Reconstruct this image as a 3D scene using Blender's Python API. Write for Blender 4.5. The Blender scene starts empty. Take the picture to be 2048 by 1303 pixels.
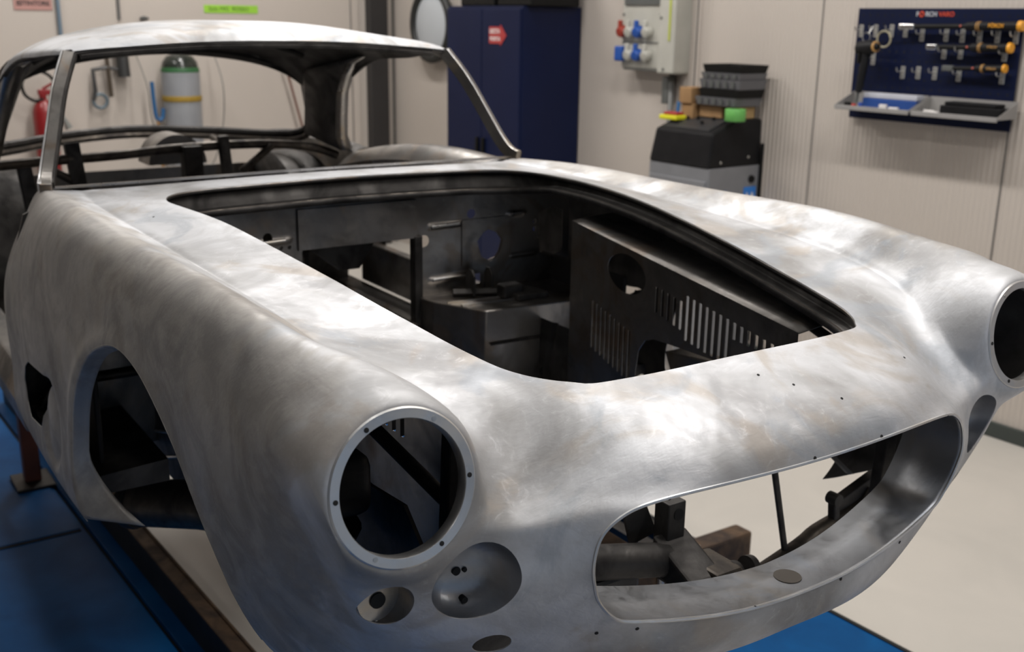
import bpy, bmesh, math, random
import numpy as np
from mathutils import Vector, Matrix
random.seed(7)
rng = np.random.default_rng(7)
S = bpy.context.scene
OZ = 0.372                     # height of the car datum above the shop floor

# ------------------------------------------------------------------ camera
cam_d = bpy.data.cameras.new('camera'); cam = bpy.data.objects.new('camera', cam_d)
S.collection.objects.link(cam); S.camera = cam
cr = Vector((0.55299, 0.83306, 0.01393)).normalized()
cf = Vector((-0.7993, 0.5346, -0.27413)).normalized()
cu = cr.cross(cf).normalized(); cr = cf.cross(cu).normalized()
M = Matrix((cr, cu, -cf)).transposed().to_4x4(); M.translation = Vector((1.029, -1.16, 1.528 + OZ))
cam.matrix_world = M
cam_d.sensor_width = 36; cam_d.lens = 36 * 2150 / 2048
cam_d.clip_start = 0.05; cam_d.clip_end = 60
cam_d.dof.use_dof = True; cam_d.dof.focus_distance = 1.55; cam_d.dof.aperture_fstop = 5.6

# ------------------------------------------------------------------ world + light
W = bpy.data.worlds.new('world'); S.world = W; W.use_nodes = True
W.node_tree.nodes['Background'].inputs[0].default_value = (0.50, 0.62, 0.80, 1)
W.node_tree.nodes['Background'].inputs[1].default_value = 0.40
S.view_settings.view_transform = 'Standard'; S.view_settings.look = 'None'
S.view_settings.exposure = -0.10; S.view_settings.gamma = 1; S.view_settings.use_curve_mapping = False
WALLROT = math.radians(2.79)
P0 = Vector((-1.754, 3.468, 0))
RW = Matrix.Translation(P0) @ Matrix.Rotation(WALLROT, 4, 'Z')      # local frame of the right wall
def rw(x, y, z): return RW @ Vector((x, y, z))

def area(name, loc, size, power, target=None, color=(1, 1, 1)):
    l = bpy.data.lights.new(name, 'AREA'); l.shape = 'RECTANGLE'; l.size, l.size_y = size
    l.energy = power; l.color = color
    o = bpy.data.objects.new(name, l); S.collection.objects.link(o); o.location = loc
    d = (Vector(target) - Vector(loc)) if target is not None else Vector((0, 0, -1))
    o.rotation_euler = d.to_track_quat('-Z', 'Y').to_euler()
    return o
LAMPS = [(-4.3, -2.0, 62), (-2.3, -2.0, 54), (-.2, -2.0, 58), (1.9, -2.0, 48), (3.8, -2.0, 30), (-4.1, -4.3, 34), (-.6, -4.3, 6), (2.3, -4.3, 6), (1.2, -6.8, 11)]  # row by the wall follows its shadows; the others are added fill
for lx, ly, lw in LAMPS:
    area('ceiling_or_fill_light', rw(lx, ly, 4.42), (1.2, 0.18), lw, color=(1.0, 0.965, 0.93))

# ------------------------------------------------------------------ materials
MATS = {}
def mat(name, col, rough=0.5, metal=0.0, col2=None, scale=6.0, dist=0.0, detail=5.0, rough2=None, bump=0.0, bscale=60.0,
        stretch=None, lo=0.35, hi=0.65, spec=0.5, coat=0.0, emit=None):
    if name in MATS: return MATS[name]
    m = bpy.data.materials.new(name); m.use_nodes = True; nt = m.node_tree; N = nt.nodes; L = nt.links
    b = N['Principled BSDF']
    b.inputs['Base Color'].default_value = (*col, 1); b.inputs['Roughness'].default_value = rough
    b.inputs['Metallic'].default_value = metal; b.inputs['Specular IOR Level'].default_value = spec
    b.inputs['Coat Weight'].default_value = coat
    tc = N.new('ShaderNodeTexCoord'); mp = N.new('ShaderNodeMapping'); L.new(tc.outputs['Object'], mp.inputs[0])
    if stretch: mp.inputs['Scale'].default_value = stretch
    no = N.new('ShaderNodeTexNoise'); no.inputs['Scale'].default_value = scale; no.inputs['Detail'].default_value = detail
    no.inputs['Distortion'].default_value = dist; L.new(mp.outputs[0], no.inputs['Vector'])
    mr = N.new('ShaderNodeMapRange'); mr.inputs['From Min'].default_value = lo; mr.inputs['From Max'].default_value = hi
    L.new(no.outputs['Fac'], mr.inputs['Value'])
    if col2 is None: col2 = tuple(c * 0.88 for c in col)
    mx = N.new('ShaderNodeMix'); mx.data_type = 'RGBA'
    mx.inputs['A'].default_value = (*col, 1); mx.inputs['B'].default_value = (*col2, 1)
    L.new(mr.outputs[0], mx.inputs['Factor']); L.new(mx.outputs['Result'], b.inputs['Base Color'])
    if rough2 is not None:
        m2 = N.new('ShaderNodeMapRange'); m2.inputs['To Min'].default_value = rough; m2.inputs['To Max'].default_value = rough2
        m2.inputs['From Min'].default_value = lo; m2.inputs['From Max'].default_value = hi
        L.new(no.outputs['Fac'], m2.inputs['Value']); L.new(m2.outputs[0], b.inputs['Roughness'])
    if bump:
        nb = N.new('ShaderNodeTexNoise'); nb.inputs['Scale'].default_value = bscale; nb.inputs['Detail'].default_value = 4
        L.new(mp.outputs[0], nb.inputs['Vector'])
        bp = N.new('ShaderNodeBump'); bp.inputs['Strength'].default_value = bump; bp.inputs['Distance'].default_value = 0.01
        L.new(nb.outputs['Fac'], bp.inputs['Height']); L.new(bp.outputs[0], b.inputs['Normal'])
    if emit:
        b.inputs['Emission Color'].default_value = (*emit[0], 1); b.inputs['Emission Strength'].default_value = emit[1]
    MATS[name] = m; return m

def aluminium(name, light, dark, warm, rlo, rhi, seed=0.0, metal=1.0, bmp=0.12, patina=None):
    """hand sanded bare aluminium: blotchy oxide, cloudy sanding marks, fine scratches"""
    m = bpy.data.materials.new(name); m.use_nodes = True; nt = m.node_tree; N = nt.nodes; L = nt.links
    b = N['Principled BSDF']; b.inputs['Metallic'].default_value = metal
    tc = N.new('ShaderNodeTexCoord')
    def noise(scale, detail, dist, off, stretch=(1, 1, 1), rgh=0.5):
        mp = N.new('ShaderNodeMapping'); mp.inputs['Location'].default_value = (off + seed, off * 1.7, off * .3)
        mp.inputs['Scale'].default_value = stretch; L.new(tc.outputs['Object'], mp.inputs[0])
        n = N.new('ShaderNodeTexNoise'); n.inputs['Scale'].default_value = scale; n.inputs['Detail'].default_value = detail
        n.inputs['Distortion'].default_value = dist; n.inputs['Roughness'].default_value = rgh
        L.new(mp.outputs[0], n.inputs['Vector']); return n.outputs['Fac']
    def rng_(s, a, c, lo=0., hi=1.):
        r = N.new('ShaderNodeMapRange'); r.interpolation_type = 'SMOOTHSTEP'
        for k, v in (('From Min', a), ('From Max', c), ('To Min', lo), ('To Max', hi)): r.inputs[k].default_value = v
        L.new(s, r.inputs['Value']); return r.outputs[0]
    def mixc(f, a, c):
        x = N.new('ShaderNodeMix'); x.data_type = 'RGBA'
        for s, k in ((a, 'A'), (c, 'B')):
            if isinstance(s, tuple): x.inputs[k].default_value = (*s, 1)
            else: L.new(s, x.inputs[k])
        L.new(f, x.inputs['Factor']); return x.outputs['Result']
    big = rng_(noise(3.0, 5, .8, 1.0), .40, .68); cloud = rng_(noise(8, 7, 1.4, 5.0, rgh=.6), .36, .74)
    wrm = rng_(noise(4.5, 5, 1.5, 9.0), .50, .68)
    sw = noise(22, 9, 2.2, 3.0, (1, 1, 1), .7)
    c1 = mixc(big, light, dark); c2 = mixc(rng_(cloud, 0, 1, 0, .6), c1, tuple((a + c) / 2 for a, c in zip(light, dark)))
    c3 = mixc(rng_(wrm, 0, 1, 0, .7), c2, warm)
    c4 = mixc(rng_(sw, .56, .76, 0, .35), c3, tuple(min(1, v * 1.12) for v in light))
    blu = rng_(noise(5.5, 6, 1.0, 14.0, rgh=.6), .52, .70)
    c5 = mixc(rng_(blu, 0, 1, 0, .45), c4, tuple(v * f for v, f in zip(dark, (1.10, 1.24, 1.42))))
    scr = rng_(noise(60, 6, .3, 7.0, (1.0, .10, .35), .7), .60, .78)
    c6 = mixc(rng_(scr, 0, 1, 0, .30), c5, tuple(min(1, v * 1.15) for v in light))
    if patina:      # unsanded, browner metal left on the wings outboard of the valley line
        sx = N.new('ShaderNodeSeparateXYZ'); L.new(tc.outputs['Object'], sx.inputs[0])
        ab = N.new('ShaderNodeMath'); ab.operation = 'ABSOLUTE'; L.new(sx.outputs['Y'], ab.inputs[0])
        ed = N.new('ShaderNodeMath'); ed.operation = 'MULTIPLY_ADD'; L.new(noise(5, 7, 1.2, 21.0, rgh=.65), ed.inputs[0]); ed.inputs[1].default_value = .20; L.new(ab.outputs[0], ed.inputs[2])
        ey = rng_(ed.outputs[0], .715, .775)
        ex = N.new('ShaderNodeMath'); ex.operation = 'MULTIPLY_ADD'; L.new(noise(4, 5, 1.0, 31.0), ex.inputs[0]); ex.inputs[1].default_value = .35; L.new(sx.outputs['X'], ex.inputs[2])
        fx = rng_(ex.outputs[0], -.02, .16, 1, 0)
        fm = N.new('ShaderNodeMath'); fm.operation = 'MULTIPLY'; L.new(ey, fm.inputs[0]); L.new(fx, fm.inputs[1])
        pc = mixc(rng_(noise(7, 8, 1.6, 41.0, rgh=.62), .38, .64), patina[0], patina[1])
        c6 = mixc(rng_(fm.outputs[0], 0, 1, 0, .72), c6, pc)
    L.new(c6, b.inputs['Base Color'])
    ad = N.new('ShaderNodeMath'); ad.operation = 'MULTIPLY'; ad.inputs[1].default_value = .5
    a2 = N.new('ShaderNodeMath'); a2.operation = 'ADD'; L.new(big, a2.inputs[0]); L.new(cloud, a2.inputs[1]); L.new(a2.outputs[0], ad.inputs[0])
    rr_ = N.new('ShaderNodeMath'); rr_.operation = 'MULTIPLY_ADD'; L.new(rng_(sw, .45, .75), rr_.inputs[0]); rr_.inputs[1].default_value = -.10; L.new(rng_(ad.outputs[0], 0, 1, rlo, rhi), rr_.inputs[2]); L.new(rr_.outputs[0], b.inputs['Roughness'])
    fine = noise(140, 3, 0.5, 2.0, (1, .25, .6)); wob = noise(11, 4, .5, 4.0)
    b1 = N.new('ShaderNodeBump'); b1.inputs['Strength'].default_value = bmp; b1.inputs['Distance'].default_value = .002; L.new(fine, b1.inputs['Height'])
    b2 = N.new('ShaderNodeBump'); b2.inputs['Strength'].default_value = .05; b2.inputs['Distance'].default_value = .03
    L.new(wob, b2.inputs['Height']); L.new(b1.outputs[0], b2.inputs['Normal']); L.new(b2.outputs[0], b.inputs['Normal'])
    MATS[name] = m; return m

A_BODY = aluminium('sanded_aluminium', (.63, .638, .66), (.31, .303, .296), (.43, .39, .35), .58, .77, metal=.84, bmp=.22, patina=((.40, .375, .345), (.255, .235, .215)))
A_RING = aluminium('ring_aluminium', (.66, .66, .66), (.48, .48, .48), (.62, .59, .55), .38, .55, 3.0)
A_SLV = aluminium('sleeve_aluminium', (.36, .37, .39), (.26, .26, .27), (.32, .30, .28), .42, .58, 8.0)
A_PAN = aluminium('dirty_and_shaded_aluminium', (.26, .245, .23), (.085, .08, .075), (.20, .15, .11), .38, .6, 5.0)  # dirt of the panels; also stands for shade on the near windscreen pillar
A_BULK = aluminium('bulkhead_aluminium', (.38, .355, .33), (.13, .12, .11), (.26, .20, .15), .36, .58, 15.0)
A_DARK = mat('dark_steel', (.075, .07, .066), .5, .7, (.025, .023, .022), 9, 1.0, rough2=.62, bump=.15, bscale=40)
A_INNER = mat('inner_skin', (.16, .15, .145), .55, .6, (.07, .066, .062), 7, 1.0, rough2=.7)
A_TUBE = mat('oiled_tube', (.10, .085, .07), .36, .75, (.035, .03, .027), 11, 1.5, rough2=.55, bump=.1)
A_PILLAR = aluminium('pillar_steel', (.46, .45, .44), (.22, .21, .205), (.42, .36, .28), .30, .5, 12.0)
BLACK = mat('black_void', (.006, .006, .006), .8)
STEEL = mat('screw_steel', (.55, .54, .52), .35, 1.0)

# ------------------------------------------------------------------ mesh helpers
def link(o): S.collection.objects.link(o); return o
def mesh_obj(name, verts, faces, material, parent=None, smooth=False, normals=None, angle=None):
    me = bpy.data.meshes.new(name); me.from_pydata([tuple(map(float, v)) for v in verts], [], [tuple(map(int, f)) for f in faces])
    me.update(); me.materials.append(material)
    if smooth: me.polygons.foreach_set('use_smooth', [True] * len(me.polygons))
    if normals is not None: me.normals_split_custom_set_from_vertices([tuple(map(float, n)) for n in normals])
    elif smooth and angle: me.set_sharp_from_angle(angle=math.radians(angle))
    o = bpy.data.objects.new(name, me); o.parent = parent; return link(o)
def empty(name, label, cat, loc=(0, 0, 0), rz=0.0, group=None):
    o = bpy.data.objects.new(name, None); o.location = loc; o.rotation_euler = (0, 0, rz); o.empty_display_size = .1
    o['label'] = label; o['category'] = cat
    if group: o['group'] = group
    return link(o)
def tag(o, label, cat, group=None, kind=None):
    o['label'] = label; o['category'] = cat
    if group: o['group'] = group
    if kind: o['kind'] = kind
    return o
class MB:
    """collects simple solids into one mesh"""
    def __init__(s): s.v = []; s.f = []
    def add(s, v, f):
        k = len(s.v); s.v += [Vector(p) for p in v]; s.f += [tuple(i + k for i in q) for q in f]; return s
    def box(s, lo, hi, rot=None, piv=None):
        x0, y0, z0 = lo; x1, y1, z1 = hi
        v = [Vector(p) for p in ((x0, y0, z0), (x1, y0, z0), (x1, y1, z0), (x0, y1, z0), (x0, y0, z1), (x1, y0, z1), (x1, y1, z1), (x0, y1, z1))]
        if rot is not None:
            c = Vector(piv) if piv is not None else sum(v, Vector()) / 8
            v = [c + rot @ (p - c) for p in v]
        return s.add(v, [(0, 3, 2, 1), (4, 5, 6, 7), (0, 1, 5, 4), (1, 2, 6, 5), (2, 3, 7, 6), (3, 0, 4, 7)])
    def rbox(s, lo, hi, r=.01, seg=3):
        b = bmesh.new(); bmesh.ops.create_cube(b, size=1)
        for v in b.verts: v.co = Vector([lo[i] + (v.co[i] + .5) * (hi[i] - lo[i]) for i in range(3)])
        bmesh.ops.bevel(b, geom=list(b.edges), offset=r, segments=seg, profile=.5, affect='EDGES')
        b.verts.index_update(); s.add([v.co.copy() for v in b.verts], [tuple(v.index for v in f.verts) for f in b.faces]); b.free(); return s
    def prism(s, poly, axis, a, b):
        """extrude 2D poly (in the two other axes, cyclic order) between a and b on axis"""
        def P3(p, t): return (t, p[0], p[1]) if axis == 'x' else ((p[0], t, p[1]) if axis == 'y' else (p[0], p[1], t))
        n = len(poly); v = [P3(p, a) for p in poly] + [P3(p, b) for p in poly]
        return s.add(v, [tuple(range(n))[::-1], tuple(range(n, 2 * n))] + [(i, (i + 1) % n, n + (i + 1) % n, n + i) for i in range(n)])
    def tube(s, pts, r, seg=16, cap=True, sq=None):
        pts = [Vector(p) for p in pts]; n = len(pts)
        rr = r if isinstance(r, (list, tuple)) else [r] * n
        rings = []; up = None
        for i, p in enumerate(pts):
            d = ((pts[min(i + 1, n - 1)] - p).normalized() + (p - pts[max(i - 1, 0)]).normalized()); d.normalize()
            if up is None: up = Vector((0, 0, 1)) if abs(d.z) < .9 else Vector((1, 0, 0))
            a = d.cross(up).normalized(); b = a.cross(d).normalized(); up = b
            if sq:  # rectangular section (half w, half h)
                rings.append([p + a * x + b * y for x, y in ((-sq[0], -sq[1]), (sq[0], -sq[1]), (sq[0], sq[1]), (-sq[0], sq[1]))])
            else: rings.append([p + (a * math.cos(t) + b * math.sin(t)) * rr[i] for t in [2 * math.pi * k / seg for k in range(seg)]])
        m = len(rings[0]); v = [q for g in rings for q in g]; f = []
        for i in range(n - 1):
            for k in range(m): f.append((i * m + k, i * m + (k + 1) % m, (i + 1) * m + (k + 1) % m, (i + 1) * m + k))
        if cap: f += [tuple(range(m))[::-1], tuple((n - 1) * m + k for k in range(m))]
        return s.add(v, f)
    def lathe(s, prof, o=(0, 0, 0), axis=(0, 0, 1), seg=32, cap=True):
        ax = Vector(axis).normalized(); a = ax.orthogonal().normalized(); b = ax.cross(a); o = Vector(o); v = []; f = []
        for r, h in prof:
            for k in range(seg):
                t = 2 * math.pi * k / seg; v.append(o + ax * h + (a * math.cos(t) + b * math.sin(t)) * r)
        n = len(prof)
        for i in range(n - 1):
            for k in range(seg): f.append((i * seg + k, i * seg + (k + 1) % seg, (i + 1) * seg + (k + 1) % seg, (i + 1) * seg + k))
        if cap: f += [tuple(range(seg))[::-1], tuple((n - 1) * seg + k for k in range(seg))]
        return s.add(v, f)
    def torus(s, c, ax, R, r, seg=40, sg=10):
        ax = Vector(ax).normalized(); a = ax.orthogonal().normalized(); b = ax.cross(a); c = Vector(c); v = []; f = []
        for i in range(seg):
            t = 2 * math.pi * i / seg; d = a * math.cos(t) + b * math.sin(t)
            for k in range(sg):
                u = 2 * math.pi * k / sg; v.append(c + d * (R + r * math.cos(u)) + ax * r * math.sin(u))
        for i in range(seg):
            for k in range(sg): f.append((i * sg + k, i * sg + (k + 1) % sg, ((i + 1) % seg) * sg + (k + 1) % sg, ((i + 1) % seg) * sg + k))
        return s.add(v, f)
    def build(s, name, material, parent=None, smooth=False, angle=35, bevel=0):
        o = mesh_obj(name, s.v, s.f, material, parent, False)
        me = o.data; b = bmesh.new(); b.from_mesh(me); bmesh.ops.recalc_face_normals(b, faces=b.faces); b.to_mesh(me); b.free()
        if smooth:
            me.polygons.foreach_set('use_smooth', [True] * len(me.polygons)); me.set_sharp_from_angle(angle=math.radians(angle))
        if bevel:
            md = o.modifiers.new('bevel', 'BEVEL'); md.width = bevel; md.segments = 2; md.limit_method = 'ANGLE'
        return o
def catmull(pts, n=8, closed=False):
    P = [Vector(p) for p in pts]; m = len(P); out = []
    for i in range(m if closed else m - 1):
        g = (lambda k: P[k % m]) if closed else (lambda k: P[min(max(k, 0), m - 1)])
        a, b, c, d = g(i - 1), g(i), g(i + 1), g(i + 2)
        for k in range(n):
            t = k / n; out.append(.5 * ((2 * b) + (c - a) * t + (2 * a - 5 * b + 4 * c - d) * t * t + (3 * b - a - 3 * c + d) * t ** 3))
    if not closed: out.append(P[-1])
    return out

# cubic spline (C2, natural ends) through rows of values
def spline(t, Y, tq):
    t = np.asarray(t, float); Y = np.asarray(Y, float); n = len(t); h = np.diff(t)
    A = np.zeros((n, n)); R = np.zeros((n,) + Y.shape[1:]); A[0, 0] = A[-1, -1] = 1
    for i in range(1, n - 1):
        A[i, i - 1] = h[i - 1]; A[i, i] = 2 * (h[i - 1] + h[i]); A[i, i + 1] = h[i]
        R[i] = 6 * ((Y[i + 1] - Y[i]) / h[i] - (Y[i] - Y[i - 1]) / h[i - 1])
    Mm = np.linalg.solve(A, R.reshape(n, -1)).reshape(R.shape)
    k = np.clip(np.searchsorted(t, tq, side='right') - 1, 0, n - 2); sh = (-1,) + (1,) * (Y.ndim - 1)
    a = ((t[k + 1] - tq) / h[k]).reshape(sh); b = ((tq - t[k]) / h[k]).reshape(sh); hh = h[k].reshape(sh)
    return a * Y[k] + b * Y[k + 1] + ((a ** 3 - a) * Mm[k] + (b ** 3 - b) * Mm[k + 1]) * hh ** 2 / 6

def clip(V, T, N, g):
    """keep the part of a triangle mesh where g(V) > 0; new vertices exactly on g = 0"""
    s = g(V); s = np.where(np.abs(s) < 1e-6, 1e-6, s); pos = s > 0
    cnt = pos[T].sum(1); keep = T[cnt == 3]; cut = T[(cnt > 0) & (cnt < 3)]
    cache = {}; nv = []; nn = []; base = len(V); out = []
    def ev(a, b):
        k = (a, b) if a < b else (b, a)
        if k not in cache:
            lo, hi = (0., 1.)
            A_, B_ = V[a], V[b]; sa = s[a]
            t = s[a] / (s[a] - s[b])
            for _ in range(3):
                q = A_ + (B_ - A_) * t; sv = g(q[None])[0]
                if (sv > 0) == (sa > 0): lo = t; l_s = sv
                else: hi = t
                t = .5 * (lo + hi) if _ else t + (0 if abs(sv) < 1e-7 else (hi - lo) * 0)
            t = s[a] / (s[a] - s[b]); nv.append(A_ + (B_ - A_) * t); nn.append(N[a] + (N[b] - N[a]) * t); cache[k] = base + len(nv) - 1
        return cache[k]
    for t in cut:
        p = [i for i in range(3) if pos[t[i]]]
        if len(p) == 1:
            i = p[0]; a, b, c = t[i], t[(i + 1) % 3], t[(i + 2) % 3]; out.append((a, ev(a, b), ev(a, c)))
        else:
            i = [i for i in range(3) if not pos[t[i]]][0]; a, b, c = t[i], t[(i + 1) % 3], t[(i + 2) % 3]
            x, y = ev(a, b), ev(a, c); out += [(b, c, y), (b, y, x)]
    V2 = np.vstack([V] + ([np.array(nv)] if nv else [])); N2 = np.vstack([N] + ([np.array(nn)] if nn else []))
    T2 = np.vstack([keep.reshape(-1, 3)] + ([np.array(out)] if out else [])).astype(int)
    used = np.unique(T2); m = -np.ones(len(V2), int); m[used] = np.arange(len(used))
    return V2[used], m[T2], N2[used]
def seg_dist(p, poly):
    """signed distance in 2D to closed polygon, positive outside"""
    poly = np.asarray(poly, float); q = np.roll(poly, -1, 0); d2 = np.full(len(p), 1e9); ins = np.zeros(len(p), bool)
    for a, b in zip(poly, q):
        ab = b - a; t = np.clip(((p - a) @ ab) / (ab @ ab + 1e-12), 0, 1); e = p - a - t[:, None] * ab; d2 = np.minimum(d2, (e ** 2).sum(1))
        c = ((a[1] > p[:, 1]) != (b[1] > p[:, 1])); xx = (b[0] - a[0]) * (p[:, 1] - a[1]) / (b[1] - a[1] + 1e-12) + a[0]; ins ^= c & (p[:, 0] < xx)
    return np.where(ins, -1, 1) * np.sqrt(d2)
def thicken(V, T, N, th):
    """shell with thickness: outer, inner, rim. returns verts, faces, normals, material index"""
    N = N / np.linalg.norm(N, axis=1, keepdims=True); n = len(V); Vi = V - N * th
    e = {}
    for t in T:
        for i in range(3):
            a, b = t[i], t[(i + 1) % 3]
            e[(a, b)] = 1
    rim = [(a, b) for (a, b) in e if (b, a) not in e]
    F = [tuple(t) for t in T] + [(t[0] + n, t[2] + n, t[1] + n) for t in T]; mi = [0] * len(T) + [1] * len(T)
    VV = [*V, *Vi]; NN = [*N, *(-N)]; k = 2 * n
    for a, b in rim:
        d = V[b] - V[a]; nn = np.cross(d, -N[a]); l = np.linalg.norm(nn)
        nn = nn / l if l > 1e-9 else N[a]
        VV += [V[a], V[b], Vi[b], Vi[a]]; NN += [-nn] * 4; F.append((k + 1, k, k + 3, k + 2)); mi.append(0); k += 4
    return np.array(VV), F, np.array(NN), mi, rim
def shell_obj(name, V, T, N, th, m_out, m_in, parent):
    VV, F, NN, mi, rim = thicken(V, T, N, th)
    o = mesh_obj(name, VV, F, m_out, parent, True, NN); o.data.materials.append(m_in)
    o.data.polygons.foreach_set('material_index', mi); return o, rim
def grid_tris(nu, nv, flip=False):
    i, j = np.meshgrid(np.arange(nu - 1), np.arange(nv - 1), indexing='ij'); a = (i * nv + j).ravel(); b = a + 1; c = a + nv; d = c + 1
    T = np.vstack([np.stack([a, c, d], 1), np.stack([a, d, b], 1)]); return T[:, ::-1] if flip else T
def grid_normals(G):
    du = np.gradient(G, axis=0); dv = np.gradient(G, axis=1); n = np.cross(du, dv); return n / (np.linalg.norm(n, axis=2, keepdims=True) + 1e-12)

# ------------------------------------------------------------------ the car: bare body of a 2+2 coupe, datum = centre between headlamps on x=0
CAR = empty('car_body', 'stripped bare aluminium coupe body shell with no bonnet, doors or glass, standing on the lift', 'car', (0, 0, OZ))
# columns run from the centre of the bonnet over the wing crown and down to the belly
NET = [
 [(-1.64, 0, 1.131), (-1.64, .25, 1.129), (-1.645, .47, 1.125), (-1.665, .59, 1.122), (-1.70, .652, 1.121), (-1.735, .684, 1.116), (-1.75, .712, 1.065), (-1.75, .767, .945), (-1.75, .785, .80), (-1.75, .783, .67), (-1.75, .773, .555), (-1.75, .60, .50), (-1.75, 0, .49)],
 [(-1.42, 0, 1.134), (-1.42, .25, 1.134), (-1.42, .50, 1.131), (-1.42, .61, 1.124), (-1.42, .655, 1.130), (-1.42, .69, 1.136), (-1.42, .742, 1.095), (-1.42, .778, .97), (-1.42, .788, .83), (-1.42, .789, .68), (-1.42, .780, .555), (-1.42, .60, .50), (-1.42, 0, .49)],
 [(-1.06, 0, 1.141), (-1.06, .25, 1.141), (-1.06, .50, 1.136), (-1.06, .605, 1.118), (-1.06, .645, 1.128), (-1.06, .69, 1.138), (-1.06, .738, 1.100), (-1.06, .769, .99), (-1.06, .780, .85), (-1.06, .783, .69), (-1.06, .775, .555), (-1.06, .60, .50), (-1.06, 0, .49)],
 [(-.74, 0, 1.128), (-.74, .24, 1.127), (-.74, .465, 1.115), (-.74, .588, 1.106), (-.74, .633, 1.122), (-.74, .680, 1.142), (-.74, .730, 1.104), (-.74, .756, 1.0), (-.74, .762, .86), (-.74, .760, .70), (-.74, .735, .555), (-.74, .55, .50), (-.74, 0, .49)],
 [(-.42, 0, 1.097), (-.42, .22, 1.095), (-.42, .425, 1.076), (-.42, .57, 1.088), (-.42, .618, 1.114), (-.42, .668, 1.142), (-.42, .720, 1.105), (-.42, .745, 1.0), (-.42, .738, .87), (-.42, .709, .72), (-.42, .637, .56), (-.40, .45, .51), (-.38, 0, .50)],
 [(-.20, 0, 1.070), (-.20, .20, 1.066), (-.20, .38, 1.046), (-.20, .532, 1.054), (-.20, .580, 1.088), (-.20, .644, 1.127), (-.20, .708, 1.088), (-.20, .737, 1.0), (-.205, .720, .87), (-.22, .673, .72), (-.24, .600, .58), (-.21, .40, .545), (-.17, 0, .54)],
 [(-.07, 0, 1.045), (-.07, .19, 1.041), (-.075, .35, 1.022), (-.085, .473, 1.006), (-.075, .534, 1.060), (-.06, .620, 1.099), (-.07, .700, 1.070), (-.065, .726, 1.0), (-.085, .680, .86), (-.12, .635, .74), (-.13, .55, .65), (-.085, .35, .615), (-.03, 0, .600)],
 [(.035, 0, 1.006), (.033, .195, 1.001), (.018, .335, .978), (-.012, .455, .938), (-.004, .530, .955), (.0, .60, .985), (-.006, .655, .955), (-.022, .662, .893), (-.040, .636, .82), (-.050, .565, .735), (-.035, .43, .668), (.018, .25, .640), (.042, 0, .630)],
 [(.085, 0, .968), (.078, .197, .965), (.056, .33, .947), (.034, .410, .920), (.020, .455, .900), (.014, .480, .880), (.012, .500, .855), (.010, .500, .825), (.008, .485, .788), (.010, .44, .742), (.026, .365, .708), (.068, .22, .684), (.086, 0, .675)],
 [(.100, 0, .937), (.093, .20, .939), (.079, .31, .934), (.070, .35, .920), (.066, .370, .904), (.065, .381, .883), (.065, .385, .857), (.063, .380, .828), (.061, .370, .802), (.062, .347, .774), (.066, .313, .758), (.080, .202, .736), (.090, 0, .721)],
]
def body_grid():
    G = np.array(NET, float)                                   # stations x columns x 3
    mir = G[:, 1:][:, ::-1] * np.array([1, -1, 1])             # other half
    full = np.concatenate([mir, G], 1)                         # columns -12 .. 12
    # knots
    def knots(A, ax):
        d = np.linalg.norm(np.diff(A, axis=ax), axis=2).mean(1 - ax) ** .8; return np.r_[0, np.cumsum(d)]
    s = knots(full, 0); c = knots(full, 1)
    ext = 2                                                    # wrap round the belly for smoothness
    fe = np.concatenate([full[:, -1 - ext:-1], full, full[:, 1:1 + ext]], 1)
    dl = np.diff(c); ce = np.r_[c[0] - np.cumsum(dl[::-1][:ext])[::-1], c, c[-1] + np.cumsum(dl[:ext])]
    def dens(k, n):
        out = []
        for i in range(len(k) - 1): out += list(np.linspace(k[i], k[i + 1], n[i], endpoint=False))
        return np.array(out + [k[-1]])
    sq = dens(s, [26, 30, 28, 28, 22, 16, 16, 16, 10])
    nc = [10, 20, 24, 18, 12, 14, 18, 16, 14, 14, 14, 20]      # centre .. belly
    cq = dens(c, nc[::-1] + nc)
    R = spline(s, fe, sq)                                      # along the car
    R = spline(ce, R.transpose(1, 0, 2), cq).transpose(1, 0, 2)
    return R
BG = body_grid()
HEAD_N = np.array([math.cos(math.radians(10)), 0, math.sin(math.radians(10))])
def pod(G):
    """pull the wing front onto the flat plane that carries the lamp ring"""
    for sg in (1, -1):
        c = np.array([0, sg * .62, 1.0]); d = G - c; ax = d @ HEAD_N; rad = np.linalg.norm(d - ax[..., None] * HEAD_N, axis=-1)
        w = 1 - np.clip((rad - .097) / (.134 - .097), 0, 1); w = w * w * (3 - 2 * w) * (d[..., 0] > -.11) * (1 - np.clip((-ax - .06) / .04, 0, 1))
        G -= (w * ax)[..., None] * HEAD_N
    return G
BG = pod(BG)
def dress(G):
    """rolled edge round the wheel arch, pressed oval beside the side vent"""
    side = np.sign(G[..., 1]); m = (np.abs(G[..., 1]) > .6) & (G[..., 0] < -.3)
    r = np.hypot(G[..., 0] + .75, G[..., 2] - .65) - .345
    up = np.clip((G[..., 2] - .60) / .1, 0, 1)
    G[..., 1] += side * m * .006 * np.exp(-(r / .020) ** 2) * up
    d = np.hypot((G[..., 0] + 1.262) / .085, (G[..., 2] - .700) / .105)
    G[..., 1] -= side * m * .007 * np.clip((1.0 - d) / .16, 0, 1) * (1 - .9 * np.clip((.72 - d) / .5, 0, 1))
    j0 = G.shape[1] // 2; jj = np.abs(np.arange(G.shape[1]) - j0).astype(float)[None, :]
    s_ = np.arange(G.shape[0])[:, None]; fade = np.clip((152 - s_) / 20, 0, 1) * np.clip((s_ + 8) / 20, 0, 1)
    G[..., 2] -= .0042 * fade * np.exp(-((jj - 56) / 3.2) ** 2)
    return G
BG = dress(BG)
V = BG.reshape(-1, 3); Nn = grid_normals(BG).reshape(-1, 3); T = grid_tris(*BG.shape[:2])
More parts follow.
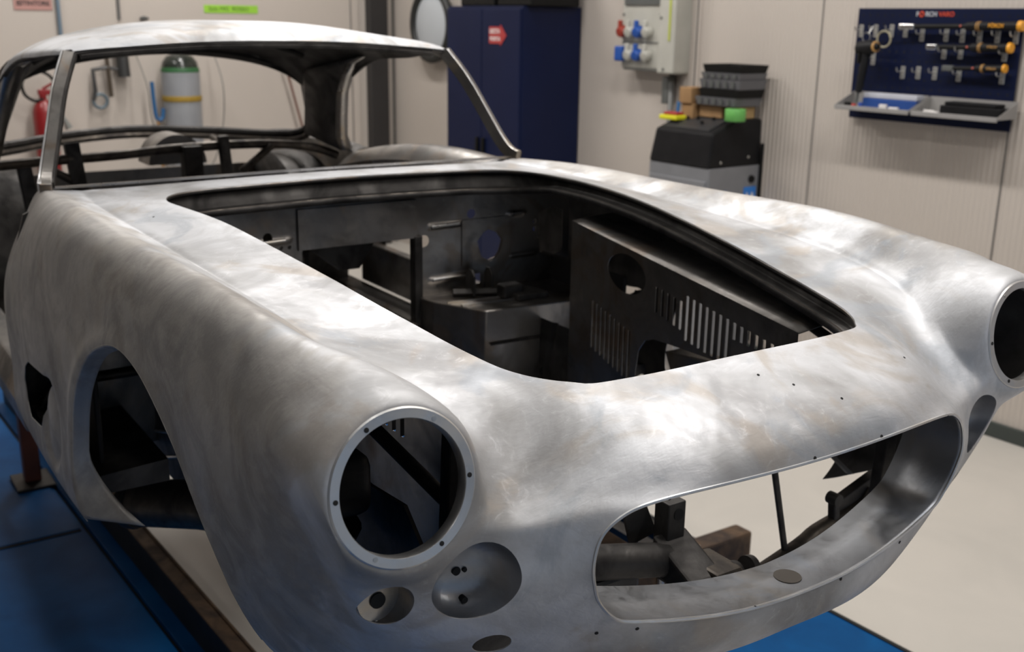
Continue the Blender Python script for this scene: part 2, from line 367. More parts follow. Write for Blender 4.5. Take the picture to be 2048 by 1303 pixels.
if Nn[BG.shape[1] * 30 + BG.shape[1] // 2][2] < 0: Nn = -Nn; T = T[:, ::-1]

HOOD = [(-.071, 0), (-.075, .15), (-.080, .235), (-.089, .278), (-.105, .297), (-.125, .317), (-.158, .340), (-.20, .3585), (-.255, .372), (-.314, .384), (-.379, .395), (-.447, .407), (-.519, .418), (-.599, .429),
        (-.685, .441), (-.78, .453), (-.886, .464), (-1.014, .474), (-1.147, .485), (-1.26, .492), (-1.33, .492), (-1.385, .480), (-1.43, .457), (-1.465, .42), (-1.490, .35), (-1.503, .25), (-1.520, 0)]
HOODC = np.array(HOOD + [(x, -y) for x, y in HOOD[::-1][1:-1]])
HOODC = np.array([(p.x, p.y) for p in catmull([(x, y, 0) for x, y in HOODC], 3, True)])
ARCH = (-.75, .65, .345)                                        # x, z, radius
def g_hood(v): d = seg_dist(v[:, :2], HOODC); return np.where(v[:, 2] > .98, d, 1.)
def g_head(v):
    r = np.full(len(v), 9.)
    for sg in (1, -1):
        d = v - np.array([0, sg * .62, 1.0]); ax = d @ HEAD_N; rad = np.linalg.norm(d - ax[:, None] * HEAD_N, axis=1)
        r = np.minimum(r, np.where(np.abs(ax) < .06, rad - .094, 9.))
    return r
def g_arch(v):
    d = np.hypot(v[:, 0] - ARCH[0], v[:, 2] - ARCH[1]) - ARCH[2]
    th = np.degrees(np.arctan2(v[:, 2] - ARCH[1], v[:, 0] - ARCH[0])); th = np.where(th < -90, th + 360, th)
    d = np.hypot(v[:, 0] - ARCH[0], v[:, 2] - ARCH[1]) - np.interp(th, [-30, 0, 20, 45, 70, 90, 105, 135, 170, 184, 196], [.35, .352, .359, .364, .358, .349, .338, .332, .333, .338, .322])
    return np.where(np.abs(v[:, 1]) > .55, d, 1.)
    leg = np.maximum(np.abs(v[:, 0] - ARCH[0]) - ARCH[2], 0) if False else np.where(v[:, 2] < ARCH[1], np.abs(v[:, 0] - ARCH[0] + .0) - ARCH[2] + .25 * np.maximum(ARCH[1] - v[:, 2], 0) * (v[:, 0] < ARCH[0]), d)
    return np.where(np.abs(v[:, 1]) > .55, leg, 1.)
def g_bot(v):
    x = v[:, 0]; zc = np.where(x < -.12, np.interp(x, [-.75, -.42, -.38, -.30, -.20, -.12], [.555, .556, .575, .62, .675, .70]), np.interp(np.abs(v[:, 1]), [0, .3, .45, .58], [.625, .652, .685, .705]))
    return v[:, 2] - zc
FOG = ((.0, .523, .862), (.058, .047)); SMALL = ((-.03, .640, .853), .031)
def ell(v, c, a, b, rot=0.):
    y = v[:, 1] - c[1]; z = v[:, 2] - c[2]; co, si = math.cos(rot), math.sin(rot); yy = y * co + z * si; zz = -y * si + z * co
    return (np.sqrt((yy / a) ** 2 + (zz / b) ** 2) - 1) * min(a, b)
def g_fog(v):
    w = v * np.array([1, -1, 1]); m = v[:, 0] > -.17
    r = np.minimum(ell(v, (0, .523, .850), .057, .055, -.4), ell(w, (0, .523, .850), .057, .055, -.4))
    r = np.minimum(r, np.minimum(ell(v, (0, .629, .832), .030, .034, .1), ell(w, (0, .629, .832), .030, .034, .1)))
    r = np.minimum(r, ell(w, (0, .490, .744), .024, .017)); r = np.minimum(r, ell(v, (0, .490, .744), .024, .017))
    return np.where(m, r, 1.)
VENT = [(-1.475, .777), (-1.215, .803), (-1.27, .775), (-1.315, .735), (-1.345, .69), (-1.37, .655), (-1.50, .638), (-1.54, .665), (-1.56, .71), (-1.53, .75)]
def g_vent(v): return np.where(np.abs(v[:, 1]) > .6, seg_dist(v[:, [0, 2]], VENT), 1.)
for g in (g_bot, g_hood, g_head, g_arch, g_fog, g_vent): V, T, Nn = clip(V, T, Nn, g)
front, RIM = shell_obj('front_body_skin', V, T, Nn, .0018, A_BODY, A_INNER, CAR)
front['label'] = 'sanded bare aluminium wings, nose and bonnet surround'
BV, BN = V, Nn

MATT = mat('vent_shade_black', (.012, .011, .011), .7)

# ------------------------------------------------------------------ car: mouth sleeve, lamp rings, recesses
def inner_strip(name, loop, prof, material, parent, closed=True, smooth=True, back=None):
    """sweep a small profile along a loop: prof = list of (inward, dx/dz vector fn) -> rows of points"""
    rows = [[Vector(p) for p in r] for r in prof]; n = len(loop); v = [q for r in rows for q in r]; f = []
    for i in range(len(rows) - 1):
        for k in range(n if closed else n - 1):
            a = i * n + k; b = i * n + (k + 1) % n; f.append((a, b, b + n, a + n))
    o = mesh_obj(name, v, f, material, parent, True)
    md = o.modifiers.new('thickness', 'SOLIDIFY'); md.thickness = .0025; md.offset = 0
    return o
lip = BG[-1]                                                     # grille edge row
lip = lip[:-1]
cen = lip.mean(0)
rows = []
for dx, sc, dr in ((0.0, 1.0, 0), (-.006, .996, 0), (-.04, .992, 0), (-.088, .988, 0)):
    k = 1 + .25 * np.abs(lip[:, 1:2]) / .386
    q = cen + (lip - cen) * np.array([1, sc, sc]); q[:, 0:1] += dx * k; rows.append(q)
inner_strip('grille_sleeve', lip, rows, A_SLV, CAR)['label'] = 'grey sleeve lining the grille mouth'
dh = MB(); dh.lathe([(.021, 0), (.021, .0012)], (.048, .004, cen[2] + (.721 - cen[2]) * .992 + .0012), (0, 0, 1), 28); dh.build('drain_hole', mat('hole_brown', (.10, .085, .07), .7), CAR)
edge = MB(); edge.tube([tuple(p) for p in list(lip[::2]) + [lip[0]]], .0024, 6, cap=False)
edge.build('grille_edge_bead', A_RING, CAR, True)
def surf_at(y, z, side=1):
    """x of the skin on the nose at (y, z)"""
    m = (BV[:, 0] > -.14); d = np.hypot(BV[m][:, 1] - y, BV[m][:, 2] - z) + 0.; i = np.argmin(d); return BV[m][i], BN[m][i]
# dark drilled fixing holes round the mouth
hl = MB()
for y, z in ((-.28, .936), (-.02, .941), (.12, .94), (.31, .933), (-.36, .748), (-.30, .742), (-.10, .722), (.08, .718), (.235, .727), (.33, .755)):
    p, n = surf_at(y, z); p = Vector(p); n = Vector(n).normalized()
    hl = MB(); hl.lathe([(.0028, -.002), (.0028, .0007)], p, n, 10); hl.build('fixing_hole', BLACK, front)
for x, y, z in ((-.02, -.02, 0), (.01, .02, 0), (-.005, .30, 0), (.05, .09, 0), (-1.2, -.56, 0)):
    m = BV[:, 2] > .9; i = np.argmin(np.hypot(BV[m][:, 0] - x, BV[m][:, 1] - y)); p = Vector(BV[m][i]); n = Vector(BN[m][i]).normalized()
    hl = MB(); hl.lathe([(.0022, -.002), (.0022, .0006)], p, n, 10); hl.build('fixing_hole', BLACK, front)
for sg in (-1, 1):
    c = Vector((0, sg * .62, 1.0)); n = Vector(HEAD_N)
    ring = MB(); ring.lathe([(.0822, -.016), (.0822, .0005), (.0832, .0022), (.0945, .0022), (.0965, .0005), (.0965, -.004), (.0935, -.004), (.0935, -.016), (.0822, -.016)], c, n, 96, cap=False)
    r = ring.build('headlamp_ring', A_RING, CAR, True, 40)
    u = Vector((0, 1, 0)); w = n.cross(u).normalized()
    for k in range(6):
        a = math.radians(32 + 60 * k) * sg; p = c + (u * math.sin(a) + w * -math.cos(a)) * .0878 + n * .0022
        sc = MB(); sc.lathe([(.0032, -.001), (.0032, .0005), (.0012, .0007)], p, n, 12); sc.build('screw_hole', BLACK if k % 3 else STEEL, r)
    # fog lamp recess and indicator recess, drawn back from the cut edge in the skin
    def recess(name, yc, zc, a, b, rot, rings, material, flat=False):
        N_ = 56; rows = []; ring_ = None
        ids = {p for e in RIM for p in e if sg * BV[p][1] > .4 and BV[p][0] > -.18 and abs(float(ell(BV[[p]] * np.array([1, sg, 1]), (0, yc, zc), a - .0005, b - .0005, rot)[0])) < .006}
        ids = sorted(ids, key=lambda p: math.atan2(BV[p][2] - zc, sg * BV[p][1] - yc))
        if len(ids) > 20: ring_ = [(sg * BV[p][1], BV[p][2]) for p in ids]; N_ = len(ring_)
        for (s_, dx) in rings:
            row = []
            for k in range(N_):
                if ring_: row.append(ring_[k]); continue
                t = 2 * math.pi * k / N_; yy = a * math.cos(t); zz = b * math.sin(t); co, si = math.cos(-rot), math.sin(-rot)
                y = yc + yy * co + zz * si; z = zc - yy * si + zz * co
                row.append((y, z))
            rows.append((row, s_, dx))
        edge = [BV[p][0] for p in ids] if ring_ else [surf_x(y, z, sg) for y, z in rows[0][0]]; ce = sum(edge) / N_
        v = []; f = []
        for row, s_, dx in rows:
            for k, (y, z) in enumerate(row):
                x0 = edge[k] * s_ + (ce) * (1 - s_)
                if flat and s_ < .97: x0, dx = ce - .024, 0
                v.append((x0 + dx, sg * (yc + (y - yc) * s_), zc + (z - zc) * s_))
        for i in range(len(rows) - 1):
            for k in range(N_): f.append((i * N_ + k, i * N_ + (k + 1) % N_, (i + 1) * N_ + (k + 1) % N_, (i + 1) * N_ + k))
        f.append(tuple((len(rows) - 1) * N_ + k for k in range(N_)))
        return mesh_obj(name, v, f, material, CAR, True, angle=50)
    def surf_x(y, z, sg):
        m = (BV[:, 0] > -.13); i = np.argsort(np.hypot(BV[m][:, 1] - sg * y, BV[m][:, 2] - z))[:3]; return float(BV[m][i][:, 0].mean())
    fb = recess('fog_lamp_recess', .523, .850, .0575, .0555, -.4, [(1.0, -.0005), (.99, -.006), (.95, -.020), (.86, -.034), (.70, -.045), (.45, -.052), (.2, -.054)], A_SLV)
    for hy, hz, rr in ((.522, .842, .0058), (.512, .843, .0032), (.518, .806, .0045)):
        xf = min(((v.co.y - sg * hy) ** 2 + (v.co.z - hz) ** 2, v.co.x) for v in fb.data.vertices)[1]
        h = MB(); h.lathe([(rr, -.006), (rr, .0035)], (xf, sg * hy, hz), (1, 0, 0), 14); h.build('wiring_hole', BLACK, fb)
    sb = recess('indicator_recess', .629, .832, .0305, .0345, .1, [(1.0, -.0005), (.985, -.006), (.955, 0), (.93, 0), (.5, 0)], A_PILLAR, True)
    h = MB(); h.lathe([(.0105, -.003), (.0105, .0025)], (float(np.mean([v.co.x for v in sb.data.vertices][-20:])), sg * .630, .828), (1, 0, 0), 20); h.build('bulb_hole', BLACK, sb)

# ---- bonnet opening: turned-down lip, dark gutter and ledge
def zskin(x, y):
    m = BV[:, 2] > .97; i = np.argmin((BV[m][:, 0] - x) ** 2 + (BV[m][:, 1] - y) ** 2); return BV[m][i][2]
HL = HOODC; nh = len(HL); tang = np.roll(HL, -1, 0) - np.roll(HL, 1, 0); tang /= np.linalg.norm(tang, axis=1, keepdims=True)
outw = np.stack([tang[:, 1], -tang[:, 0]], 1)
if ((HL + outw * .01)[:, 0].max() < HL[:, 0].max()): outw = -outw
HZ = np.array([zskin(x, y) for x, y in HL]); k_ = np.array([.25, .5, .25]); HZ = (np.roll(HZ, 1) + 2 * HZ + np.roll(HZ, -1)) / 4
DR = .020 * np.clip((-HL[:, 0] - 1.25) / .2, 0, 1)
def hrow(off, dz): dz = dz + 0 * HZ; return [(HL[i, 0] + outw[i, 0] * off, HL[i, 1] + outw[i, 1] * off, HZ[i] + dz[i]) for i in range(nh)]
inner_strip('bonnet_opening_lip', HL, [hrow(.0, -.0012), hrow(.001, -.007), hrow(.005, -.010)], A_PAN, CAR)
inner_strip('bonnet_gutter', HL, [hrow(.014, -.011), hrow(.014, -.028 - DR), hrow(.010, -.032 - DR), hrow(-.008, -.034 - DR), hrow(-.010, -.035 - DR), hrow(-.010, -.048 - DR)], A_DARK, CAR)
bead = MB(); hb = hrow(-.009, -.0335 - DR); bead.tube(hb + [hb[0]], .0016, 6, cap=False); bead.build('gutter_bead', A_TUBE, CAR, True)

# ---- generic sheet with holes
def plate(name, fn, us, vs, gs, th, m1, m2, parent, relief=None):
    u, v = np.meshgrid(us, vs, indexing='ij'); G = np.stack([u, v, np.zeros_like(u)], -1); uv = G.reshape(-1, 3)
    if relief is not None: uv = uv.copy(); uv[:, 2] = relief(uv[:, 0], uv[:, 1])
    Tt = grid_tris(len(us), len(vs)); V3 = fn(uv); N3 = grid_normals(V3.reshape(len(us), len(vs), 3)).reshape(-1, 3)
    # clip in uv space
    both = uv; Vc, Tc, Nc = both, Tt, N3
    for g in gs: Vc, Tc, Nc = clip(Vc, Tc, Nc, g)
    o, _ = shell_obj(name, fn(Vc), Tc, Nc, th, m1, m2, parent); return o
def circ(cx, cy, r): return lambda p: np.hypot(p[:, 0] - cx, p[:, 1] - cy) - r
def rect(x0, x1, y0, y1): return lambda p: np.maximum(np.maximum(x0 - p[:, 0], p[:, 0] - x1), np.maximum(y0 - p[:, 1], p[:, 1] - y1))
def polyh(poly): return lambda p: seg_dist(p[:, :2], poly)
def polykeep(poly): return lambda p: -seg_dist(p[:, :2], poly)
def capsule(a, b, r):
    a = np.array(a, float); b = np.array(b, float)
    def g(p):
        ab = b - a; t = np.clip(((p[:, :2] - a) @ ab) / (ab @ ab), 0, 1); return np.linalg.norm(p[:, :2] - a - t[:, None] * ab, axis=1) - r
    return g
def beads(lst, h=.006):
    def rel(u, v):
        z = np.zeros_like(u); p = np.stack([u, v], 1)
        for a, b, r in lst: d = capsule(a, b, 0)(p); z = np.maximum(z, h * np.clip(1 - (d / r) ** 2, 0, 1))
        return z
    return rel
# bulkhead behind the engine bay (u = y, v = z)
FW = -1.55
fw_fn = lambda p: np.stack([FW + p[:, 2] + .0 * p[:, 0], p[:, 0], p[:, 1]], 1)
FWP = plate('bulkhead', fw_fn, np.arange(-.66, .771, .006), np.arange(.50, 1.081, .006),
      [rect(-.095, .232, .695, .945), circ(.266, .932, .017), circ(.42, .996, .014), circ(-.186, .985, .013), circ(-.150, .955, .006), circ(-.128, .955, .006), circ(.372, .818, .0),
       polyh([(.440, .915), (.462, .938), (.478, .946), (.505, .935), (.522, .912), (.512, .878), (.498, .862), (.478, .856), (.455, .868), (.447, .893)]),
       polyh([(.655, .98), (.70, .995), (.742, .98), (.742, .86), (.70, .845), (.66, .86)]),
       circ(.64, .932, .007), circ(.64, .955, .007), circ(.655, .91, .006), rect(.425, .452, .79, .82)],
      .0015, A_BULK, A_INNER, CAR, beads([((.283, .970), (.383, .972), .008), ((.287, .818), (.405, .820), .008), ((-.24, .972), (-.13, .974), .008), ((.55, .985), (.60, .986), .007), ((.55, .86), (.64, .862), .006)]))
MB().box((-1.549, -.106, .945), (-1.541, .240, 1.052)).build('bulkhead_cover_plate', A_BULK, CAR, bevel=.001)
for a_, b_ in (((.283, .970), (.383, .972)), ((.287, .818), (.405, .820)), ((-.235, .972), (-.135, .974)), ((.552, .985), (.598, .986))):
    MB().tube([(-1.549, *a_), (-1.5475, a_[0] + .006, a_[1]), (-1.5475, b_[0] - .006, b_[1]), (-1.549, *b_)], [.002, .0065, .0065, .002], 12).build('pressed_bead', A_PILLAR, FWP, True)
plate('gauge_plate', lambda p: np.stack([FW + .004 + p[:, 2], p[:, 0], p[:, 1]], 1), np.arange(.388, .5601, .006), np.arange(.848, .9841, .006),
      [polyh([(.437, .915), (.459, .940), (.478, .949), (.507, .938), (.525, .912), (.514, .876), (.499, .859), (.478, .853), (.453, .866), (.444, .893)])], .0015, A_BULK, A_INNER, CAR)
MB().box((-1.57, .232, .69), (-1.538, .256, .95)).build('bulkhead_post', A_DARK, CAR, bevel=.002)
MB().tube([(-1.548, -.66, .692), (-1.548, .30, .694)], .013, 12).build('bulkhead_crossbar', A_TUBE, CAR, True)
# footwell box with beads on its lid
fwp = [(-1.548, .245), (-1.48, .258), (-1.322, .328), (-1.290, .70), (-1.548, .74)]
fb = MB(); n = len(fwp); low = [(x - .02 * (x > -1.5), y, .44) for x, y in fwp]
fb.add([(x, y, .775) for x, y in fwp] + low, [tuple(range(n)), tuple(range(n, 2 * n))[::-1]] + [(i, i + n, (i + 1) % n + n, (i + 1) % n) for i in range(n)])
FB = fb.build('footwell_box', A_BULK, CAR, bevel=.004)
for t in (.35, .65):
    y0 = .262 + .05 * t; MB().tube([(-1.50 + .16 * t, .258 + .06 * t, .777), (-1.47 + .13 * t, .42 + .06 * t, .777)], .004, 8).build('lid_bead', A_PILLAR, FB, True)
MB().tube([(-1.322, .345, .68), (-1.293, .68, .685)], .004, 8).build('front_bead', A_DARK, FB, True)
MB().lathe([(.028, 0), (.028, .0015)], (-1.38, .54, .776), (0, 0, 1), 24).build('steering_column_hole', BLACK, FB)
MB().lathe([(.012, 0), (.012, .0015)], (-1.297, .50, .585), (1, 0, 0), 16).build('drain_hole', BLACK, FB)
pb = MB()
for y in (.375, .435):
    pb.prism([(-1.51, .777), (-1.46, .777), (-1.462, .835), (-1.475, .852), (-1.492, .852), (-1.504, .835)], 'y', y, y + .007)
pb.tube([(-1.50, .33, .787), (-1.42, .50, .787)], .012, 4); pb.rbox((-1.44, .435, .777), (-1.395, .50, .815), .006); pb.box((-1.45, .46, .777), (-1.36, .56, .792))
pb.build('pedal_bracket', A_DARK, CAR, bevel=.002)
# louvred inner wing panels, both sides (u along the panel, v up)
for sg in (1, -1):
    y_at = lambda x: sg * (.46 + (-1.10 - x) * -.13 * -1 if False else .462 - .115 * (x + 1.10) / .80)
    fn = lambda p: np.stack([p[:, 0], sg * (.462 - .115 * (p[:, 0] + 1.10) / .80) - sg * p[:, 2] * 1.0, p[:, 1]], 1)
    top = lambda x: 1.035 - .055 * (x + 1.10) / .80
    gs = [lambda p: top(p[:, 0]) - p[:, 1], lambda p: (np.hypot((p[:, 0] + .868) / .084, (p[:, 1] - .958) / .046) - 1) * .05]
    lv = []
    for k in range(18):
        x = -.735 + k * .0236; z1 = top(x) - .035 - (.018 if k < 5 else .0) - .0006 * k; z0 = z1 - (.060 if k < 5 else .085) - .0015 * k
        if k in (5, 6, 7, 8): z0, z1 = z1 - .1, z1
        if x > -.47: z0 = max(z0, .912)
        gs.append(rect(x - .0052, x + .0052, z0, z1)); lv.append((x, z0, z1))
    for k in range(9):
        x = -1.015 + k * .0215; z1 = .858 - .004 * k; z0 = z1 - .125; gs.append(rect(x - .0035, x + .0035, z0, z1)); lv.append((x, z0, z1))
    cut = [(-.81, .55), (-.81, .73), (-.80, .79), (-.775, .82), (-.74, .833), (-.69, .838), (-.58, .846), (-.50, .852)]
    if sg > 0: gs.append(polyh(cut + [(-.42, .87), (-.30, .90), (-.25, .90), (-.25, .55)]))
    gs.append(lambda p: p[:, 1] - (.60 + .0 * p[:, 0]))
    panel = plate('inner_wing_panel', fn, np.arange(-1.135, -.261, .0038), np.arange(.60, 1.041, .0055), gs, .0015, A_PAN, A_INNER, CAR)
    for x, z0, z1 in lv:
        lm = MB(); y5 = lambda xx: .462 - .115 * (xx + 1.10) / .80
        P5 = [(x - .0056, y5(x - .0056), z0), (x - .0056, y5(x - .0056), z1), (x + .002, y5(x) - .006, z1 - .004), (x + .002, y5(x) - .006, z0 + .004)]
        lm.add([(a, sg * b, c) for a, b, c in P5] + [(a + .0008, sg * (b + .0008), c) for a, b, c in P5], [(0, 1, 2, 3), (7, 6, 5, 4), (0, 4, 5, 1), (1, 5, 6, 2), (2, 6, 7, 3), (3, 7, 4, 0)])
        lm.build('louvre', A_PAN, panel)
    if sg > 0: MB().prism([(-.80, .775), (-.56, .80), (-.56, .74), (-.76, .70)], 'y', .50, .56).build('inner_wing_brace', A_PAN, CAR, bevel=.004)
    # top flange running out to the gutter
    fl = []; xs = np.linspace(-1.135, -.262, 24)
    rowsf = [[(x, sg * (.462 - .115 * (x + 1.10) / .80), top(x)) for x in xs], [(x, sg * (.462 - .115 * (x + 1.10) / .80 + .06), top(x) + .006) for x in xs],
             [(x, sg * (.462 - .115 * (x + 1.10) / .80 + .14), top(x) + .010) for x in xs]]
    inner_strip('inner_wing_flange', xs, rowsf, A_PAN, CAR, closed=False)
    # wheel house inside the wing
    N_ = 40; rw_ = []
    for yy, rr in ((.462, .40), (.60, .40), (.70, .385)):
        rw_.append([(-.75 + rr * math.cos(t), sg * yy, .63 + rr * .92 * math.sin(t)) for t in [math.pi * (-.05 + 1.1 * k / (N_ - 1)) for k in range(N_)]][: (N_ if False else N_)])
    rw_ = [[p for p in r[26:]] for r in rw_]
    inner_strip('wheel_house', rw_[0], rw_, A_INNER, CAR, closed=False) if False else None
    # side of the footwell seen through the wheel arch, with pressed beads
    plate('footwell_side', lambda p: np.stack([p[:, 0], sg * (.50 - p[:, 2]) + 0 * p[:, 0], p[:, 1]], 1), np.arange(-1.70, -1.10, .008), np.arange(.44, 1.0 if sg < 0 else .74, .008), [], .0015, A_DARK, A_INNER, CAR,
          lambda u, v: -beads([((-1.3, .5), (-1.2, .9), .01)], .007)(u, v))
    if sg > 0: continue
    wb = MB(); wb.prism([(sg * .42, .54), (sg * .74, .54), (sg * .775, .57), (sg * .777, .80), (sg * .765, .95), (sg * .73, 1.07), (sg * .66, 1.10), (sg * .42, 1.10)], 'x', -1.70, -1.688)
    for z0_, z1_ in ((.495, .585), (.415, .525), (.60, .68)): MB().tube([(-1.66, sg * .503, z0_), (-1.36, sg * .503, z1_)], .0045, 8).build('pressed_bead', A_PILLAR, CAR, True)
    wb.build('wheel_arch_closing_panel', A_DARK, CAR)
    st = MB(); st.tube([(-1.66, sg * .52, .94), (-1.66, sg * .74, .60)], .010, 8); st.tube([(-1.66, sg * .74, .92), (-1.66, sg * .52, .60)], .010, 8); st.build('closing_panel_stay', A_TUBE, CAR, True)
# wheel arch return flange (follows the cut edge)
for sg in (-1, 1):
    edges = [(a, b) for a, b in RIM if sg * BV[a][1] > .55 and abs(math.hypot(BV[a][0] - ARCH[0], BV[a][2] - ARCH[1]) - ARCH[2]) < .075 and BV[a][2] > (.5572 if BV[a][0] < -.75 else .60) and BV[a][0] < -.3]
    vs_ = {a for a, b in edges} | {b for a, b in edges}
    best = sorted(vs_, key=lambda a: (math.degrees(math.atan2(BV[a][2] - ARCH[1], BV[a][0] - ARCH[0])) + 90) % 360)
    if len(best) < 20: continue
    L0 = BV[best][::3].copy(); nrm = BN[best][::3]
    rows = []
    foot = np.clip((.70 - L0[:, 2]) / .14, 0, 1) * (L0[:, 0] < -.75)
    rad = np.stack([L0[:, 0] - ARCH[0], L0[:, 2] - ARCH[1]], 1); rad /= np.linalg.norm(rad, axis=1, keepdims=True)
    for d, ins in ((0, 0), (.006, .004), (.020, .006), (.034, .007), (.040, .012)):
        q = L0.copy(); k = np.clip(.40 + .9 * (-(L0[:, 0]) - .55), .32, .78) + 1.55 * foot ** 1.6; ins = ins * (1 - foot)
        q[:, 1] -= sg * d * k; q[:, 0] -= rad[:, 0] * ins; q[:, 2] -= rad[:, 1] * ins
        q[:, 0] += foot ** 2 * d * 2.5; rows.append(q)
    inner_strip('wheel_arch_flange', L0, rows, A_BODY, CAR, closed=False)
# big outrigger tube with its end cap, seen through the arch
for sg in (-1, 1):
    t = MB(); t.tube([(-1.375, sg * .595, .425), (-1.21, sg * .50, .462), (-1.0, sg * .36, .475), (-.9, sg * .1, .475)], .056, 28); t.build('outrigger_tube', A_TUBE, CAR, True)
    c = MB(); c.lathe([(.046, 0), (.06, .004), (.062, .02), (.058, .03)], (-1.40, sg * .612, .420), (1, -sg * .6, .15), 28); c.build('outrigger_end_cap', A_DARK, CAR, True, 50)

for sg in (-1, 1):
    MB().rbox((-1.60, min(sg * .70, sg * .712), .61), (-1.20, max(sg * .70, sg * .712), .85), .004).build('vent_dark_plate', MATT, CAR)  # added dark plate standing for the shade inside the side vent

# ------------------------------------------------------------------ roof, pillars, cabin
def loft(name, st, nu, nv, th, m1, m2, parent, mirror=True, gs=()):
    A = np.array(st, float)
    if mirror: A = np.concatenate([A[:, 1:][:, ::-1] * np.array([1, -1, 1]), A], 1)
    def kn(B, ax): return np.r_[0, np.cumsum(np.linalg.norm(np.diff(B, axis=ax), axis=2).mean(1 - ax))]
    s, c = kn(A, 0), kn(A, 1)
    R = spline(s, A, np.linspace(0, s[-1], nu)); R = spline(c, R.transpose(1, 0, 2), np.linspace(0, c[-1], nv)).transpose(1, 0, 2)
    N_ = grid_normals(R).reshape(-1, 3); T_ = grid_tris(nu, nv); V_ = R.reshape(-1, 3)
    if N_[len(N_) // 2 ][2] < 0 and mirror: N_ = -N_; T_ = T_[:, ::-1]
    for g in gs: V_, T_, N_ = clip(V_, T_, N_, g)
    return shell_obj(name, V_, T_, N_, th, m1, m2, parent)[0], R
def st(x, pts): return [(x + (p[2] if len(p) > 2 else 0), p[0], p[1]) for p in pts]
ROOF = [
 st(-1.905, [(0, 1.462), (.25, 1.457), (.42, 1.446), (.50, 1.440), (.532, 1.4365), (.547, 1.433), (.552, 1.429)]),
 st(-1.925, [(0, 1.477), (.25, 1.471), (.42, 1.458), (.505, 1.449), (.542, 1.442), (.560, 1.434), (.565, 1.427)]),
 st(-2.00, [(0, 1.494), (.25, 1.488), (.42, 1.471), (.51, 1.457), (.552, 1.444), (.572, 1.433), (.577, 1.423)]),
 st(-2.15, [(0, 1.507), (.25, 1.500), (.42, 1.477), (.515, 1.457), (.560, 1.439), (.582, 1.423), (.586, 1.413)]),
 st(-2.40, [(0, 1.512), (.25, 1.503), (.42, 1.474), (.512, 1.448), (.562, 1.424), (.584, 1.407), (.588, 1.396)]),
 st(-2.62, [(0, 1.503), (.25, 1.492), (.41, 1.462), (.50, 1.432), (.558, 1.398), (.592, 1.365), (.600, 1.340)]),
 st(-2.82, [(0, 1.478), (.25, 1.463), (.39, 1.430), (.47, 1.399), (.53, 1.357), (.583, 1.302), (.605, 1.255)]),
 st(-2.97, [(0, 1.438), (.25, 1.420), (.36, 1.395), (.44, 1.360), (.50, 1.318), (.565, 1.250), (.60, 1.190)]),
]
roof, RG = loft('roof_skin', ROOF, 60, 120, .0016, A_BODY, A_INNER, CAR)
# headliner structure under the skin: dark inner sheet with ribs
A2 = [[(x, y * .985, z - .016 - .010 * (y < .3)) for x, y, z in row[:6]] for i, row in enumerate(ROOF)]
A2[0] = [(x - .004, y * .985, z - .004) for x, y, z in ROOF[0][:6]]
lin, _ = loft('roof_inner_panel', A2, 40, 80, .002, A_INNER, A_INNER, CAR)
for x in (-2.05, -2.45, -2.78):
    rr = MB(); i = int(np.argmin(abs(RG[:, 60, 0] - x))); pts = [(RG[i, k, 0], RG[i, k, 1] * .97, RG[i, k, 2] - .028) for k in range(10, 110, 4)]
    rr.tube(pts, .009, 8); rr.build('roof_rib', A_DARK, CAR, True)
